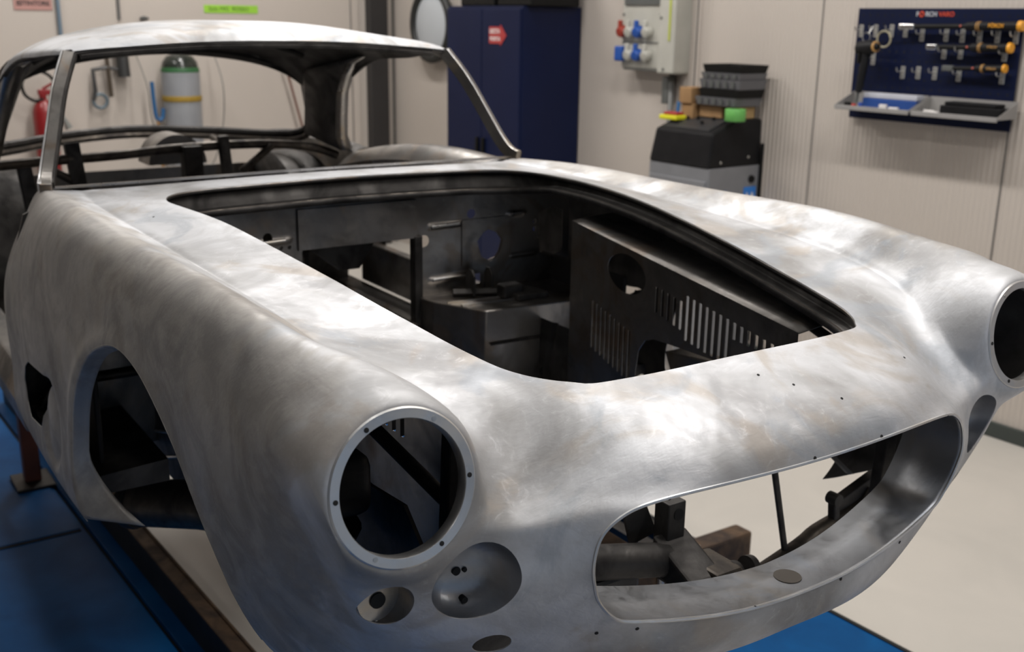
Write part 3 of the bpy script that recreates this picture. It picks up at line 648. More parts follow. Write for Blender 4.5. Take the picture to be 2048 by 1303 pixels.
# inner header rail
hr = MB(); hr.tube([(x - .016, y * .97, z - .012) for x, y, z in [tuple(p) for p in RG[0, 6:-6:4]]], .010, 8); hr.build('header_rail', A_DARK, CAR, True)
for sg in (-1, 1):
    # cant rail over the door
    MB().tube([tuple(Vector((RG[k, -1 if sg > 0 else 0, 0], RG[k, -1 if sg > 0 else 0, 1] - sg * .010, RG[k, -1 if sg > 0 else 0, 2] + .003))) for k in range(0, 42, 3)], .008, 8).build('cant_rail', A_DARK, CAR, True)
    # windscreen pillar, flange and channel: light and shade put into each side's metal
    path = catmull([(-1.655, sg * .682, 1.122), (-1.715, sg * .667, 1.134), (-1.755, sg * .650, 1.172), (-1.80, sg * .622, 1.250), (-1.855, sg * .588, 1.345), (-1.913, sg * .545, 1.430)], 5)
    P_ = MB()
    path = path[3:]
    P_.tube(path, 1, sq=(.0145, .012) if sg < 0 else (.009, .019)); pl = P_.build('windscreen_pillar', A_PILLAR if sg > 0 else A_PAN, CAR, bevel=.003)
    Q = MB(); Q.tube([p + Vector((-.008, sg * .012, .004)) for p in path], 1, sq=(.005, .010)); Q.build('pillar_outer_flange', A_RING if sg < 0 else A_DARK, pl, bevel=.002)
    if sg < 0: Q = MB(); Q.tube([p + Vector((.013, -sg * .012, -.002)) for p in path[2:]], 1, sq=(.003, .008)); Q.build('glass_channel', A_DARK, pl)
    # quarter panel / rear pillar
    F_ = [(-2.50, .582, 1.398), (-2.594, .592, 1.374), (-2.68, .600, 1.322), (-2.748, .612, 1.257), (-2.801, .630, 1.161), (-2.838, .645, 1.087), (-2.845, .668, 1.035)]
    R_ = [(-2.90, .545, 1.31), (-2.94, .562, 1.27), (-2.99, .590, 1.215), (-3.03, .605, 1.16), (-3.08, .622, 1.11), (-3.16, .650, 1.065), (-3.24, .685, 1.03)]
    Q_ = [[(a[0] + (b[0] - a[0]) * t, sg * (a[1] + (b[1] - a[1]) * t + .02 * math.sin(math.pi * t)), a[2] + (b[2] - a[2]) * t) for t in (0, .33, .67, 1)] for a, b in zip(F_, R_)]
    q, _ = loft('rear_pillar_skin', Q_, 30, 16, .0016, A_BODY if sg > 0 else A_PAN, A_PAN, CAR, mirror=False)
    J = [[(p[0], sg * p[1], p[2]) for p in F_], [(p[0] + .010, sg * (p[1] - .030), p[2] - .004) for p in F_], [(p[0] + .004, sg * (p[1] - .052), p[2] - .006) for p in F_]]
    inner_strip('rear_pillar_jamb', F_, J, A_PILLAR, CAR, closed=False)
    J2 = [[(p[0] + .004, sg * (p[1] - .052), p[2] - .006) for p in F_], [(-2.86 - .034 * i, sg * (.49 + .012 * i), 1.335 - .043 * i) for i in range(7)], [(-3.0 - .018 * i, sg * (.525 + .013 * i), 1.285 - .036 * i) for i in range(7)]]
    inner_strip('rear_pillar_inner', F_, J2, A_INNER, CAR, closed=False)
    # rear wing top and haunch
    H_ = [[(x, sg * y, z + dz) for y, z in ((.66, 1.02), (.72, 1.035), (.775, .99), (.80, .88), (.80, .75), (.785, .56))] for x, dz in ((-2.82, 0), (-3.1, .015), (-3.5, .01), (-3.9, -.03), (-4.15, -.09))]
    hx = [[p for p in row] for row in H_]
    loft('rear_wing', hx, 40, 40, .0016, A_PAN, A_INNER, CAR, mirror=False)
    MB().prism([(sg * .58, .56), (sg * .70, .56), (sg * .76, .575), (sg * .76, .60), (sg * .58, .61)], 'x', -1.70, -1.16).build('inner_sill', A_DARK, CAR)
    # rear wheel house drum
    D_ = MB(); D_.lathe([(.36, 0), (.385, .02), (.39, .12), (.37, .20)], (-3.28, sg * .47, .60), (0, sg, 0), 48); D_.build('rear_wheel_house', A_DARK, CAR, True, 40)
    # sill
    s_ = MB(); s_.prism([(sg * .70, .50), (sg * .775, .53), (sg * .785, .60), (sg * .76, .655), (sg * .70, .665)], 'x', -2.86, -1.70); s_.build('sill', A_PAN, CAR, bevel=.006)
# aluminium waist strip on the far side, with no door under it
D_ = []
for x in (-1.765, -1.95, -2.15, -2.4, -2.62, -2.80):
    t = (-1.765 - x) / 1.035; zt = 1.112 - .01 * t - .075 * t * t + .018 * math.sin(math.pi * t)
    D_.append([(x, .585, zt - .050), (x, .625, zt - .016), (x, .665, zt), (x, .700, zt - .012), (x, .735, zt - .06), (x, .755, zt - .12)])
loft('waist_panel', D_, 30, 40, .0016, A_BODY, A_PAN, CAR, mirror=False)
# windscreen base strip along the scuttle
sp = [(-1.655 - .06 * (abs(y) / .66) ** 3, y, 1.134 - .012 * (abs(y) / .66) ** 2 + .003) for y in np.linspace(-.66, .66, 25)]
MB().tube(sp, 1, sq=(.006, .003)).build('scuttle_flange', A_PILLAR, CAR)
# rear window frame: wrap round loop
loop = [(-2.965, 0, 1.405), (-2.97, .25, 1.385), (-2.985, .42, 1.345), (-3.01, .535, 1.285), (-3.03, .585, 1.21), (-3.08, .598, 1.13), (-3.16, .585, 1.075), (-3.30, .50, 1.060), (-3.48, .28, 1.066), (-3.55, 0, 1.075)]
full = loop + [(x, -y, z) for x, y, z in loop[::-1][1:-1]]
lp = catmull(full, 5, True)
rf = MB(); rf.tube(lp + [lp[0]], .015, 8, cap=False); rf = rf.build('rear_window_frame', A_DARK, CAR, True)
r2 = MB(); bot = [p for p in lp if p.z < 1.10]; bot.sort(key=lambda p: p.y); r2.tube([p + Vector((.012, 0, -.024)) for p in bot], .013, 8); r2.build('parcel_shelf_rail', A_TUBE, CAR, True)
# cabin tubes and posts
cab = MB(); cab.tube(catmull([(-2.82, -.62, 1.045), (-2.88, -.45, 1.045), (-2.9, -.2, 1.050), (-2.92, 0, 1.060), (-2.92, .3, 1.062), (-2.93, .52, 1.040), (-2.93, .64, 1.0)], 4), .017, 14); cab.build('cabin_cross_tube', A_TUBE, CAR, True)
for name, pts, r in (('seat_post', [(-2.9, -.362, 1.10), (-2.88, -.350, .94), (-2.86, -.345, .60)], (.024, .02)),
                     ('seat_post', [(-2.9, .05, 1.07), (-2.9, .05, .60)], (.034, .03)),
                     ('shelf_bracket', [(-2.9, -.52, 1.03), (-2.88, -.50, .80), (-2.86, -.48, .60)], (.022, .02)),
                     ('shelf_bracket', [(-2.9, .17, 1.10), (-2.9, .185, .90)], (.018, .018))):
    MB().tube(pts, 1, sq=r).build(name, A_DARK, CAR, bevel=.003)
MB().tube([(-2.9, -.46, 1.03), (-2.88, -.345, .955), (-2.86, -.25, .87)], .014, 10).build('diagonal_brace', A_TUBE, CAR, True)
MB().tube([(-2.9, .36, 1.055), (-2.92, .24, .96)], .014, 10).build('diagonal_brace', A_TUBE, CAR, True)
MB().tube([(-2.93, -.62, 1.03), (-3.12, -.575, 1.085)], .010, 8).build('shelf_stay', A_TUBE, CAR, True)
MB().tube([(-2.93, .19, 1.06), (-3.42, .30, 1.04)], .014, 8).build('shelf_stay', A_TUBE, CAR, True)
dr = MB(); N_ = 24
dr.add([(-3.25 + .0, .06 + .11 * math.cos(math.pi * k / N_), .98 + .11 * math.sin(math.pi * k / N_)) for k in range(N_ + 1)] + [(-3.10, .06 + .11 * math.cos(math.pi * k / N_), .98 + .11 * math.sin(math.pi * k / N_)) for k in range(N_ + 1)],
       [(k, k + 1, k + N_ + 2, k + N_ + 1) for k in range(N_)] + [tuple(range(N_ + 1)), tuple(range(N_ + 1, 2 * N_ + 2))[::-1]])
dr.build('tunnel_dome', A_PAN, CAR, True, 40)
bh = MB(); bh.box((-3.42, -.62, .50), (-3.40, .62, .93)); bh.build('rear_seat_panel', A_PAN, CAR)
plate('cabin_floor', lambda p: np.stack([p[:, 0], p[:, 1], .50 + p[:, 2]], 1), np.arange(-3.40, -1.56, .012), np.arange(-.70, .701, .012), [rect(-2.95, -2.35, .25, .48)], .0015, A_PAN, A_INNER, CAR,
      lambda u, v: .012 * np.clip(1 - ((np.mod(v + .03, .14) - .07) / .014) ** 2, 0, 1))
tn = MB(); tn.prism([(-.12, .50), (-.10, .66), (-.05, .70), (.05, .70), (.10, .66), (.12, .50)], 'x', -3.39, -1.9); tn.build('transmission_tunnel', A_PAN, CAR, bevel=.01)
MB().prism([(-.02, .92), (.08, .84), (.14, .84), (.20, .93)], 'x', -1.72, -1.70).build('dash_bracket', A_DARK, CAR)
db = MB(); db.prism([(.06, .70), (.085, .93), (.15, .93), (.185, .70)], 'x', -2.2, -2.19); db.build('tunnel_bracket', A_DARK, CAR)
# front subframe seen through the mouth
def T_(name, pts, r, m=A_TUBE, seg=18, parent=CAR): return MB().tube(pts, r, seg).build(name, m, parent, True)
T_('subframe_main_tube', [(-.34, -.52, .625), (-.31, -.10, .612), (-.29, .06, .583), (-.26, .12, .555)], .032, A_DARK)
MB().prism([(-.31, .625), (-.20, .575), (-.19, .535), (-.31, .55)], 'y', .05, .13).build('tube_flare', A_DARK, CAR, bevel=.006)
T_('subframe_diagonal', catmull([(-.27, .25, .475), (-.28, .42, .508), (-.285, .48, .525), (-.29, .585, .541), (-.30, .69, .57)], 4), .021)
MB().tube([(-.30, .54, .555), (-.305, .70, .60)], 1, sq=(.012, .022)).build('tower_arm', A_DARK, CAR, bevel=.003)
T_('subframe_lower_link', catmull([(-.28, .50, .515), (-.27, .54, .518), (-.27, .585, .530), (-.28, .61, .552), (-.29, .64, .582)], 4), .011)
MB().tube([(-.285, .528, .52), (-.285, .520, .588)], 1, sq=(.009, .010)).build('engine_mount_lug', A_DARK, CAR, bevel=.004)
T_('engine_mount_eye', [(-.298, .520, .592), (-.272, .520, .592)], .013, A_DARK)
MB().tube([(-.30, .690, .575), (-.30, .682, .70), (-.30, .670, .86)], 1, sq=(.017, .008)).build('tower_strap', A_DARK, CAR, bevel=.003)
MB().prism([(.655, .565), (.70, .63), (.735, .575), (.735, .52), (.68, .47), (.655, .50)], 'x', -.315, -.300).build('tower_gusset', A_DARK, CAR, bevel=.003)
T_('radiator_stay', [(-.28, .312, .76), (-.28, .380, .510)], .0065, A_DARK, 10)
MB().box((-.330, .070, .53), (-.290, .112, .688)).build('radiator_post', A_DARK, CAR, bevel=.003)
MB().lathe([(.011, 0), (.011, .001)], (-.2895, .094, .664), (1, 0, 0), 20).build('post_hole', BLACK, CAR)
MB().prism([(.025, .60), (-.005, .70), (.045, .70), (.085, .612)], 'x', -.345, -.337).build('tube_gusset', A_DARK, CAR)
for y in (.215, .255): T_('suspension_bush', [(-.21, y - .06, .562), (-.21, y - .046, .560)], .024, A_DARK, 24)
MB().prism([(-.28, .585), (-.19, .585), (-.17, .55), (-.20, .50), (-.28, .49)], 'y', .10, .165).build('suspension_bracket', A_TUBE, CAR, bevel=.006)
MB().prism([(-.40, .575), (-.30, .572), (-.30, .47), (-.40, .47)], 'y', -.5, .02).build('front_crossmember', A_DARK, CAR, bevel=.01)
for sg in (-1, 1):
    MB().tube([(-1.5, sg * .30, .46), (-.80, sg * .30, .48)], .045, 18).build('chassis_longeron', A_TUBE, CAR, True)
    T_('suspension_strut_brace', [(-.135, sg * .475, .885), (-.62, sg * .52, 1.01)], .011, A_DARK)
    MB().tube([(-.15, sg * .475, .64), (-.135, sg * .47, 1.0)], 1, sq=(.016, .012)).build('headlamp_post', A_DARK, CAR, bevel=.003)
    if sg > 0: continue
    MB().prism([(-.50, .58), (-.14, .58), (-.14, .79), (-.22, .86), (-.33, .85), (-.50, .86)], 'y', sg * .50, sg * .506).build('lamp_hole_dark_plate', A_DARK, CAR)  # dark plate added to stand for shade low in the lamp opening
    # cup shaped spring seat seen through the lamp opening
    MB().lathe([(.03, 0), (.085, .0), (.09, .03), (.07, .035), (.03, .03)], (-.34, sg * .62, .80), (.1, -sg * .3, 1), 28).build('spring_seat', A_DARK, CAR, True, 50)
    MB().rbox((-.46, sg * .62 - .10, .835), (-.26, sg * .62 + .09, .93), .02).build('damper_tower', A_DARK, CAR, True)
MB().box((-.30, -.60, .555), (-.14, .60, .562)).build('front_undertray', A_PAN, CAR) if False else None

# ------------------------------------------------------------------ room shell (local frame of the right wall: x towards the camera, y into the wall)
def place(o, x=0, y=0, z=0, rz=0):
    o.matrix_world = RW @ Matrix.Translation((x, y, z)) @ Matrix.Rotation(rz, 4, 'Z'); return o
def things(name, label, cat, x, y, z, rz=0, group=None):
    o = empty(name, label, cat, group=group); o.matrix_world = RW @ Matrix.Translation((x, y, z)) @ Matrix.Rotation(rz, 4, 'Z'); return o
def structure(o): o['kind'] = 'structure'; return place(o)
WALLC = (.55, .495, .445)
def wall_mat(name, ribs):
    m = bpy.data.materials.new(name); m.use_nodes = True; nt = m.node_tree; N = nt.nodes; L = nt.links; b = N['Principled BSDF']
    b.inputs['Roughness'].default_value = .42; b.inputs['Specular IOR Level'].default_value = .35
    tc = N.new('ShaderNodeTexCoord'); no = N.new('ShaderNodeTexNoise'); no.inputs['Scale'].default_value = 1.3; no.inputs['Detail'].default_value = 6
    L.new(tc.outputs['Object'], no.inputs['Vector'])
    mx = N.new('ShaderNodeMix'); mx.data_type = 'RGBA'; mx.inputs['A'].default_value = (*WALLC, 1); mx.inputs['B'].default_value = (WALLC[0] * .93, WALLC[1] * .925, WALLC[2] * .92, 1)
    L.new(no.outputs['Fac'], mx.inputs['Factor']); L.new(mx.outputs['Result'], b.inputs['Base Color'])
    if ribs:
        wv = N.new('ShaderNodeTexWave'); wv.wave_type = 'BANDS'; wv.bands_direction = 'X'; wv.inputs['Scale'].default_value = ribs; wv.inputs['Distortion'].default_value = 0
        L.new(tc.outputs['Object'], wv.inputs['Vector'])
        bp = N.new('ShaderNodeBump'); bp.inputs['Strength'].default_value = .8; bp.inputs['Distance'].default_value = .004; L.new(wv.outputs['Fac'], bp.inputs['Height']); L.new(bp.outputs[0], b.inputs['Normal'])
    return m
WM_R, WM = wall_mat('ribbed_panel_white', 11.0), wall_mat('smooth_panel_white', 0)
FLM = mat('painted_floor', (.52, .49, .445), .34, 0, (.475, .45, .41), 2.2, .6, 8, .42, bump=.02, bscale=30)
X0, X1, Y0, HC = -5.6, 4.6, -8.0, 4.6
structure(MB().box((X0, Y0, -.12), (X1, 0, 0)).build('floor', FLM))
structure(MB().box((X0, 0, 0), (X1, .12, HC)).build('wall_right', WM_R))
structure(MB().box((X0 - .12, Y0, 0), (X0, .12, HC)).build('wall_back', WM))
WDK = mat('unseen_wall_dark', (.045, .045, .05), .6)
structure(MB().box((X0, Y0 - .12, 0), (X1, Y0, HC)).build('wall_left', WDK))  # unseen wall, made dark so the near wing reflects less light
structure(MB().box((X1, Y0 - .12, 2.9), (X1 + .12, .12, HC)).build('wall_front', WM))
CEM = mat('ceiling_grey', (.36, .355, .345), .7)
structure(MB().box((X0, Y0, HC), (X1, 0, HC + .12)).build('ceiling', CEM))
SEAM = mat('seam_dark', (.12, .115, .11), .7); TRIM = mat('grey_skirting', (.045, .055, .05), .5)  # dark strips drawn along panel seams and wall lines
structure(MB().box((-2.0, -.02, 0), (X1, 0, .075)).build('baseboard_right', TRIM, bevel=.004))
k = 0
for x, w in ((-.088, .005), (-1.179, .005), (1.0, .005), (-2.075, .006), (-2.045, .012), (-3.25, .005)):
    k += 1; structure(MB().box((x - w / 2, -.004 if w < .01 else -.012, .076), (x + w / 2, 0, HC)).build('trim_%d' % k, SEAM if w < .01 else WM))
for y, w in ((-2.270, .022), (-.40, .008), (-.36, .05)):
    k += 1; structure(MB().box((X0, y - w / 2, 1.86 if w == .022 else 0), (X0 + (.012 if w > .01 else .004), y + w / 2, HC)).build('trim_%d' % k, SEAM if w != .05 else WM))  # the short strip is a dark bar hanging on the wall
structure(MB().box((X0, -.265, 0), (X0 + .09, -.10, HC)).build('trim_%d' % (k + 1), mat('door_track_dark', (.028, .026, .026), .5), bevel=.004))
structure(MB().box((X0, -.012, 0), (X0 + .02, -.0, HC)).build('trim_%d' % (k + 2), SEAM))
# unseen lamps under the ceiling: the wall row plus added fill lamps
LAMPM = mat('lamp_diffuser', (.9, .9, .88), .4, emit=((1, .97, .93), 6.0)); HOUS = mat('lamp_housing', (.5, .5, .5), .4)
for lx, ly, lw in LAMPS:
    t = things('ceiling_or_fill_lamp', 'long white unseen ceiling lamp over the workshop floor, some added as fill', 'lamp', lx, ly, 4.43, group='ceiling lamps')
    MB().box((-.78, -.2, .035), (.78, .2, .12)).build('housing', HOUS, t); MB().box((-.75, -.175, .028), (.75, .175, .035)).build('diffuser', LAMPM, t)

# ------------------------------------------------------------------ against the right wall
NAVY = mat('navy_enamel', (.003, .008, .040), .45, 0, (.002, .006, .033), 3, spec=.25); NAVY2 = mat('navy_enamel_dark', (.006, .018, .065), .42)
t = things('storage_cabinet', 'tall dark blue two-door metal cabinet with a red arrow sticker', 'cabinet', -3.555, -.26, 0)
MB().rbox((-.43, -.235, .0), (.43, .25, 1.982), .006, 2).build('body', NAVY, t)
for s in (-1, 1):
    d = MB().rbox((.003 if s > 0 else -.425, -.252, .06), (.425 if s > 0 else -.003, -.234, 1.965), .004, 2).build('door', NAVY, t)
    MB().rbox((s * .035 - .012, -.275, 1.0), (s * .035 + .012, -.252, 1.12), .004).build('handle', mat('black_plastic', (.007, .007, .007), .5, spec=.2), d)
ST = MB(); ST.prism([(.09, 1.745), (.215, 1.745), (.215, 1.73), (.283, 1.797), (.215, 1.868), (.215, 1.852), (.09, 1.852)], 'y', -.256, -.2535)
stk = ST.build('arrow_sticker', mat('red_sticker', (.38, .035, .035), .5), t); stk['label'] = 'red arrow sticker with two lines of white lettering'
def text(name, body, size, parent, loc, rot, material, bold=False, sx=1.0, align='CENTER', extrude=.0006):
    cu = bpy.data.curves.new(name, 'FONT'); cu.body = body; cu.size = size; cu.align_x = align; cu.align_y = 'CENTER'; cu.extrude = extrude
    if bold: cu.offset = size * .018
    tmp = bpy.data.objects.new('tmp', cu); S.collection.objects.link(tmp); bpy.context.view_layer.update()
    me = bpy.data.meshes.new_from_object(tmp.evaluated_get(bpy.context.evaluated_depsgraph_get())); bpy.data.objects.remove(tmp)
    o = bpy.data.objects.new(name, me); me.materials.clear(); me.materials.append(material); link(o); o.parent = parent
    o.location = loc; o.rotation_euler = rot; o.scale = (sx, 1, 1); return o
WHT = mat('white_print', (.75, .72, .70), .6); BLKP = mat('black_print', (.03, .03, .03), .6); HP = math.pi / 2
text('lettering', 'USCITA', .040, stk, (.153, -.2565, 1.822), (HP, 0, 0), WHT, True, .85); text('lettering', 'PORTA', .036, stk, (.158, -.2565, 1.774), (HP, 0, 0), WHT, True)
BP = mat('black_plastic', (.007, .007, .007), .5, spec=.2)
for i, (x, w) in enumerate(((-.13, .55), (.42, .5))):
    o = MB().rbox((-w / 2, -.2, 0), (w / 2, .2, .30 if i else .33), .01).build('storage_case', BP)
    place(o, -3.555 + (-.12 if i == 0 else .30) * 1.0 - .0, -.27, 1.983); o.scale = (.72, 1, 1)
    tag(o, ['black plastic case on top of the blue cabinet, the left one', 'black plastic case on top of the blue cabinet, the right one'][i], 'case', 'cases on the blue cabinet')

t = things('wall_mirror', 'round convex wall mirror in a thick black rim', 'mirror', -4.86, -.0, 1.852)
MB().lathe([(.0, -.085), (.10, -.081), (.18, -.070), (.235, -.055)][::-1], (0, -.03, 0), (0, 1, 0), 56, cap=False).build('mirror_glass', mat('mirror_glass_grey', (.50, .53, .56), .35, .0, (.46, .49, .52), 2), t, True, 60)
MB().torus((0, -.085, 0), (0, 1, 0), .262, .034, 56, 12).build('rim', mat('rubber_black', (.015, .016, .015), .5), t, True, 60)
MB().tube([(0, 0, 0), (0, -.06, 0)], .03, 12).build('bracket', BP, t, True)

# electrical board
GR = mat('pale_grey_plastic', (.48, .47, .42), .45); GR2 = mat('mid_grey_plastic', (.22, .225, .21), .5); DG = mat('dark_grey_plastic', (.10, .105, .10), .5)
t = things('socket_board', 'grey wall power board with red and blue industrial sockets', 'socket board', -2.43, 0, 1.62)
MB().rbox((-.185, -.105, .0), (.165, 0, .62), .012).build('socket_box', GR, t); MB().rbox((-.175, -.10, -.012), (.155, 0, .02), .01).build('socket_box_base', GR2, t)
db = MB().rbox((.17, -.14, -.02), (.31, 0, .62), .012).build('breaker_box', GR, t)
MB().rbox((.262, -.146, .17), (.276, -.139, .62), .002).build('yellow_strip', mat('yellow_strip_plastic', (.50, .55, .08), .5), db)
MB().box((-.175, -.108, .152), (.155, -.104, .158)).build('divider', DG, t)
MB().box((-.16, -.115, .375), (.15, -.104, .46)).build('breaker_window', DG, t)
def socket(x, z, m, sq=False, lidm=None):
    s_ = MB()
    if sq: s_.rbox((x - .035, -.155, z - .045), (x + .035, -.105, z + .045), .01)
    else: s_.lathe([(.036, 0), (.036, .03), (.028, .045), (.012, .048)], (x, -.105, z), (0, -1, -.25), 20)
    o = s_.build('socket', m, t, True, 40)
    if not sq: MB().rbox((x - .016, -.15, z + .01), (x + .016, -.13, z + .062), .006).build('lid_tab', m, o)
    return o
RED = mat('socket_red', (.30, .035, .02), .45); BLU = mat('socket_blue', (.015, .08, .36), .45)
for j, z in enumerate((.085, .222)):
    socket(-.165 + .0, z, (RED if j else BLU), not j); socket(-.02, z, BLU); socket(-.095, z, GR); socket(.06, z, GR)
for x, z in ((-.172, .318), (.150, .318), (.195, .30), (.23, .006)):
    MB().lathe([(.008, 0), (.008, .004)], (x, -.106 if x < .17 else -.141, z), (0, -1, 0), 12).build('screw', DG, t)
o = MB().tube([(-2.215, -.05, 1.60), (-2.215, -.05, .0)], .016, 14).build('conduit', mat('conduit_grey', (.13, .13, .125), .5)); place(o); o.data.polygons.foreach_set('use_smooth', [True] * len(o.data.polygons))
tag(o, 'grey conduit pipe running down the wall below the power board', 'pipe')
o = MB().rbox((-.028, -.03, 0), (.028, .03, .16), .006).build('cable_clamp', DG); place(o, -2.25, -.04, 1.42); tag(o, 'dark grey cable gland on the conduit below the power board', 'clamp')

# machine
MG = mat('machine_grey', (.22, .225, .24), .45, .1); MK = mat('machine_black', (.007, .007, .008), .5, 0, (.010, .010, .011), 14, spec=.2)
t = things('workshop_machine', 'grey machine cabinet with a sloped black plastic hood', 'machine', -1.75, -.215, 0)
MB().rbox((-.235, -.205, .0), (.235, .205, 1.13), .006).build('cabinet', MG, t)
d = MB().rbox((-.225, -.213, .10), (.215, -.204, 1.06), .004).build('front_door', MG, t)
MB().lathe([(.010, 0), (.010, .012)], (-.03, -.213, .985), (0, -1, 0), 14).build('lock', mat('brass_dull', (.25, .19, .09), .4, 1), d)
# hood: tapered prism
hd = MB(); b0 = [(-.235, -.212), (.235, -.212), (.235, .205), (-.235, .205)]; b1 = [(-.205, -.175, 1.315), (.205, -.175, 1.315), (.215, .195, 1.385), (-.215, .195, 1.385)]
prof_ = [(-.212, 1.13), (.205, 1.13), (.203, 1.385), (.0, 1.383), (-.186, 1.318)]; hd.add([(-.235 + .02 * (z > 1.2), y, z) for y, z in prof_] + [(.235 - .008 * (z > 1.2), y, z) for y, z in prof_], [(0, 1, 2, 3, 4), (9, 8, 7, 6, 5)] + [(i, i + 5, (i + 1) % 5 + 5, (i + 1) % 5) for i in range(5)])
H = hd.build('hood', MK, t, bevel=.012)
MB().add([(-.18, -.160, 1.320), (.17, -.160, 1.320), (.17, -.01, 1.374), (-.18, -.01, 1.374), (-.18, -.160, 1.334), (.17, -.160, 1.334), (.17, -.01, 1.386), (-.18, -.01, 1.386)], [(0, 3, 2, 1), (4, 5, 6, 7), (0, 1, 5, 4), (1, 2, 6, 5), (2, 3, 7, 6), (3, 0, 4, 7)]).build('control_panel', mat('panel_dark', (.035, .035, .037), .4, spec=.3), H, bevel=.003)
for x, y in ((-.02, -.05), (.06, -.1), (.09, -.04), (-.09, -.06)): MB().lathe([(.009, 0), (.008, .018)], (x, y, 1.334 + (y + .16) * .347), (0, 0, 1), 14).build('control_knob', BP, H)
for x in (.236,):
    for y in (-.12, .10): MB().lathe([(.008, 0), (.006, .004)], (x, y, 1.16 + .02 * (y > 0)), (1, 0, 0), 12).build('bolt', STEEL, H)
MB().lathe([(.022, 0), (.020, .012)], (.235, .135, 1.055), (1, 0, 0), 20).build('round_vent', BP, t)
BL = mat('blue_label', (.03, .20, .62), .5)
lb = MB().box((.236, .080, .91), (.2375, .180, 1.012)).build('warning_label', BL, t)
for y in (.108, .150): MB().prism([(y - .014, .955), (y + .014, .955), (y, .983)], 'x', .238, .2388).build('warning_triangle', WHT, lb)
MB().box((.236, -.17, .90), (.2375, -.06, 1.002)).build('maker_label', BL, t)
MB().tube([(.245, .2, .1), (.245, .2, 1.25)], .010, 10).build('side_cable', BP, t, True)
# things on the machine
CB = mat('cardboard', (.34, .20, .09), .8, 0, (.28, .16, .07), 8)
def thing_box(name, lo, hi, m, label, cat, group=None, r=.004):
    c = [(lo[0] + hi[0]) / 2, (lo[1] + hi[1]) / 2, lo[2]]; o = MB().rbox([lo[i] - c[i] for i in range(3)], [hi[i] - c[i] for i in range(3)], r).build(name, m); place(o, *c); return tag(o, label, cat, group)
thing_box('cardboard_box', (-1.90, -.27, 1.372), (-1.81, -.18, 1.455), CB, 'small brown cardboard box, the lower one at the left of the stack', 'box', 'boxes on the machine')
thing_box('cardboard_box', (-1.915, -.28, 1.456), (-1.82, -.18, 1.545), CB, 'small brown cardboard box standing on another at the left of the stack', 'box', 'boxes on the machine')
thing_box('cardboard_box', (-1.79, -.24, 1.387), (-1.62, -.06, 1.456), CB, 'brown cardboard box under the black plastic trays', 'box', 'boxes on the machine')
thing_box('cardboard_box', (-1.617, -.22, 1.387), (-1.54, -.06, 1.452), mat('cardboard_pale', (.46, .31, .14), .8), 'pale cardboard box beside the green tape roll', 'box', 'boxes on the machine')
o = MB().lathe([(.030, 0), (.054, 0), (.056, .003), (.056, .061), (.054, .064), (.030, .064), (.030, 0)], (0, 0, 0), (0, 0, 1), 32, cap=False).build('tape_roll', mat('tape_green_roll', (.14, .44, .10), .5), None, True, 40); place(o, -1.487, -.275, 1.387 - .001 + .0); tag(o, 'bright green roll of tape at the right edge of the machine hood', 'tape roll')
CL = mat('clear_grey_plastic', (.12, .12, .13), .35); zz = 1.457
for i, (x0, x1, h, m, nm) in enumerate(((-1.80, -1.50, .045, CL, 'lowest smoky clear plastic tray in the stack on the machine'), (-1.775, -1.485, .045, BP, 'second black tray from the bottom of the stack'),
        (-1.775, -1.475, .050, CL, 'middle smoky clear tray of the stack'), (-1.765, -1.475, .035, CL, 'thin smoky tray just under the top black tray'), (-1.755, -1.47, .042, BP, 'topmost black tray of the stack on the machine'))):
    c = ((x0 + x1) / 2, -.16, zz); o = things('plastic_tray', nm, 'tray', *c, group='plastic trays on the machine')
    w = (x1 - x0) / 2; tr = MB(); tr.add([(-w, -.11, h), (w, -.11, h), (w, .11, h), (-w, .11, h), (-w * .94, -.10, 0), (w * .94, -.10, 0), (w * .94, .10, 0), (-w * .94, .10, 0), (-w * .95, -.10, h), (w * .95, -.10, h), (w * .95, .10, h), (-w * .95, .10, h), (-w * .9, -.092, .004), (w * .9, -.092, .004), (w * .9, .092, .004), (-w * .9, .092, .004)],
      [(0, 1, 5, 4), (1, 2, 6, 5), (2, 3, 7, 6), (3, 0, 4, 7), (7, 6, 5, 4), (0, 8, 9, 1), (1, 9, 10, 2), (2, 10, 11, 3), (3, 11, 8, 0), (8, 12, 13, 9), (9, 13, 14, 10), (10, 14, 15, 11), (11, 15, 12, 8), (12, 15, 14, 13)])
    tr.build('tub', m, o)
    if m is CL:
        for q in range(5): MB().box((-w + .03 + q * .052, -.112, .006), (-w + .05 + q * .052, -.108, h - .008)).build('divider_rib', DG, o)
    zz += h + .001
t = things('emergency_stop', 'yellow base with a red top and blue stick on the machine hood', 'switch', -1.93, -.30, 1.362)
MB().rbox((-.07, -.05, 0), (.07, .05, .025), .006).build('yellow_base', mat('signal_yellow', (.75, .72, .02), .5), t); MB().rbox((-.055, -.03, .025), (.05, .03, .042), .006).build('red_block', mat('signal_red', (.35, .03, .03), .5), t)
MB().tube([(.012, .02, .042), (.016, .02, .10)], .010, 10).build('blue_stick', mat('signal_blue', (.04, .17, .40), .5), t, True)

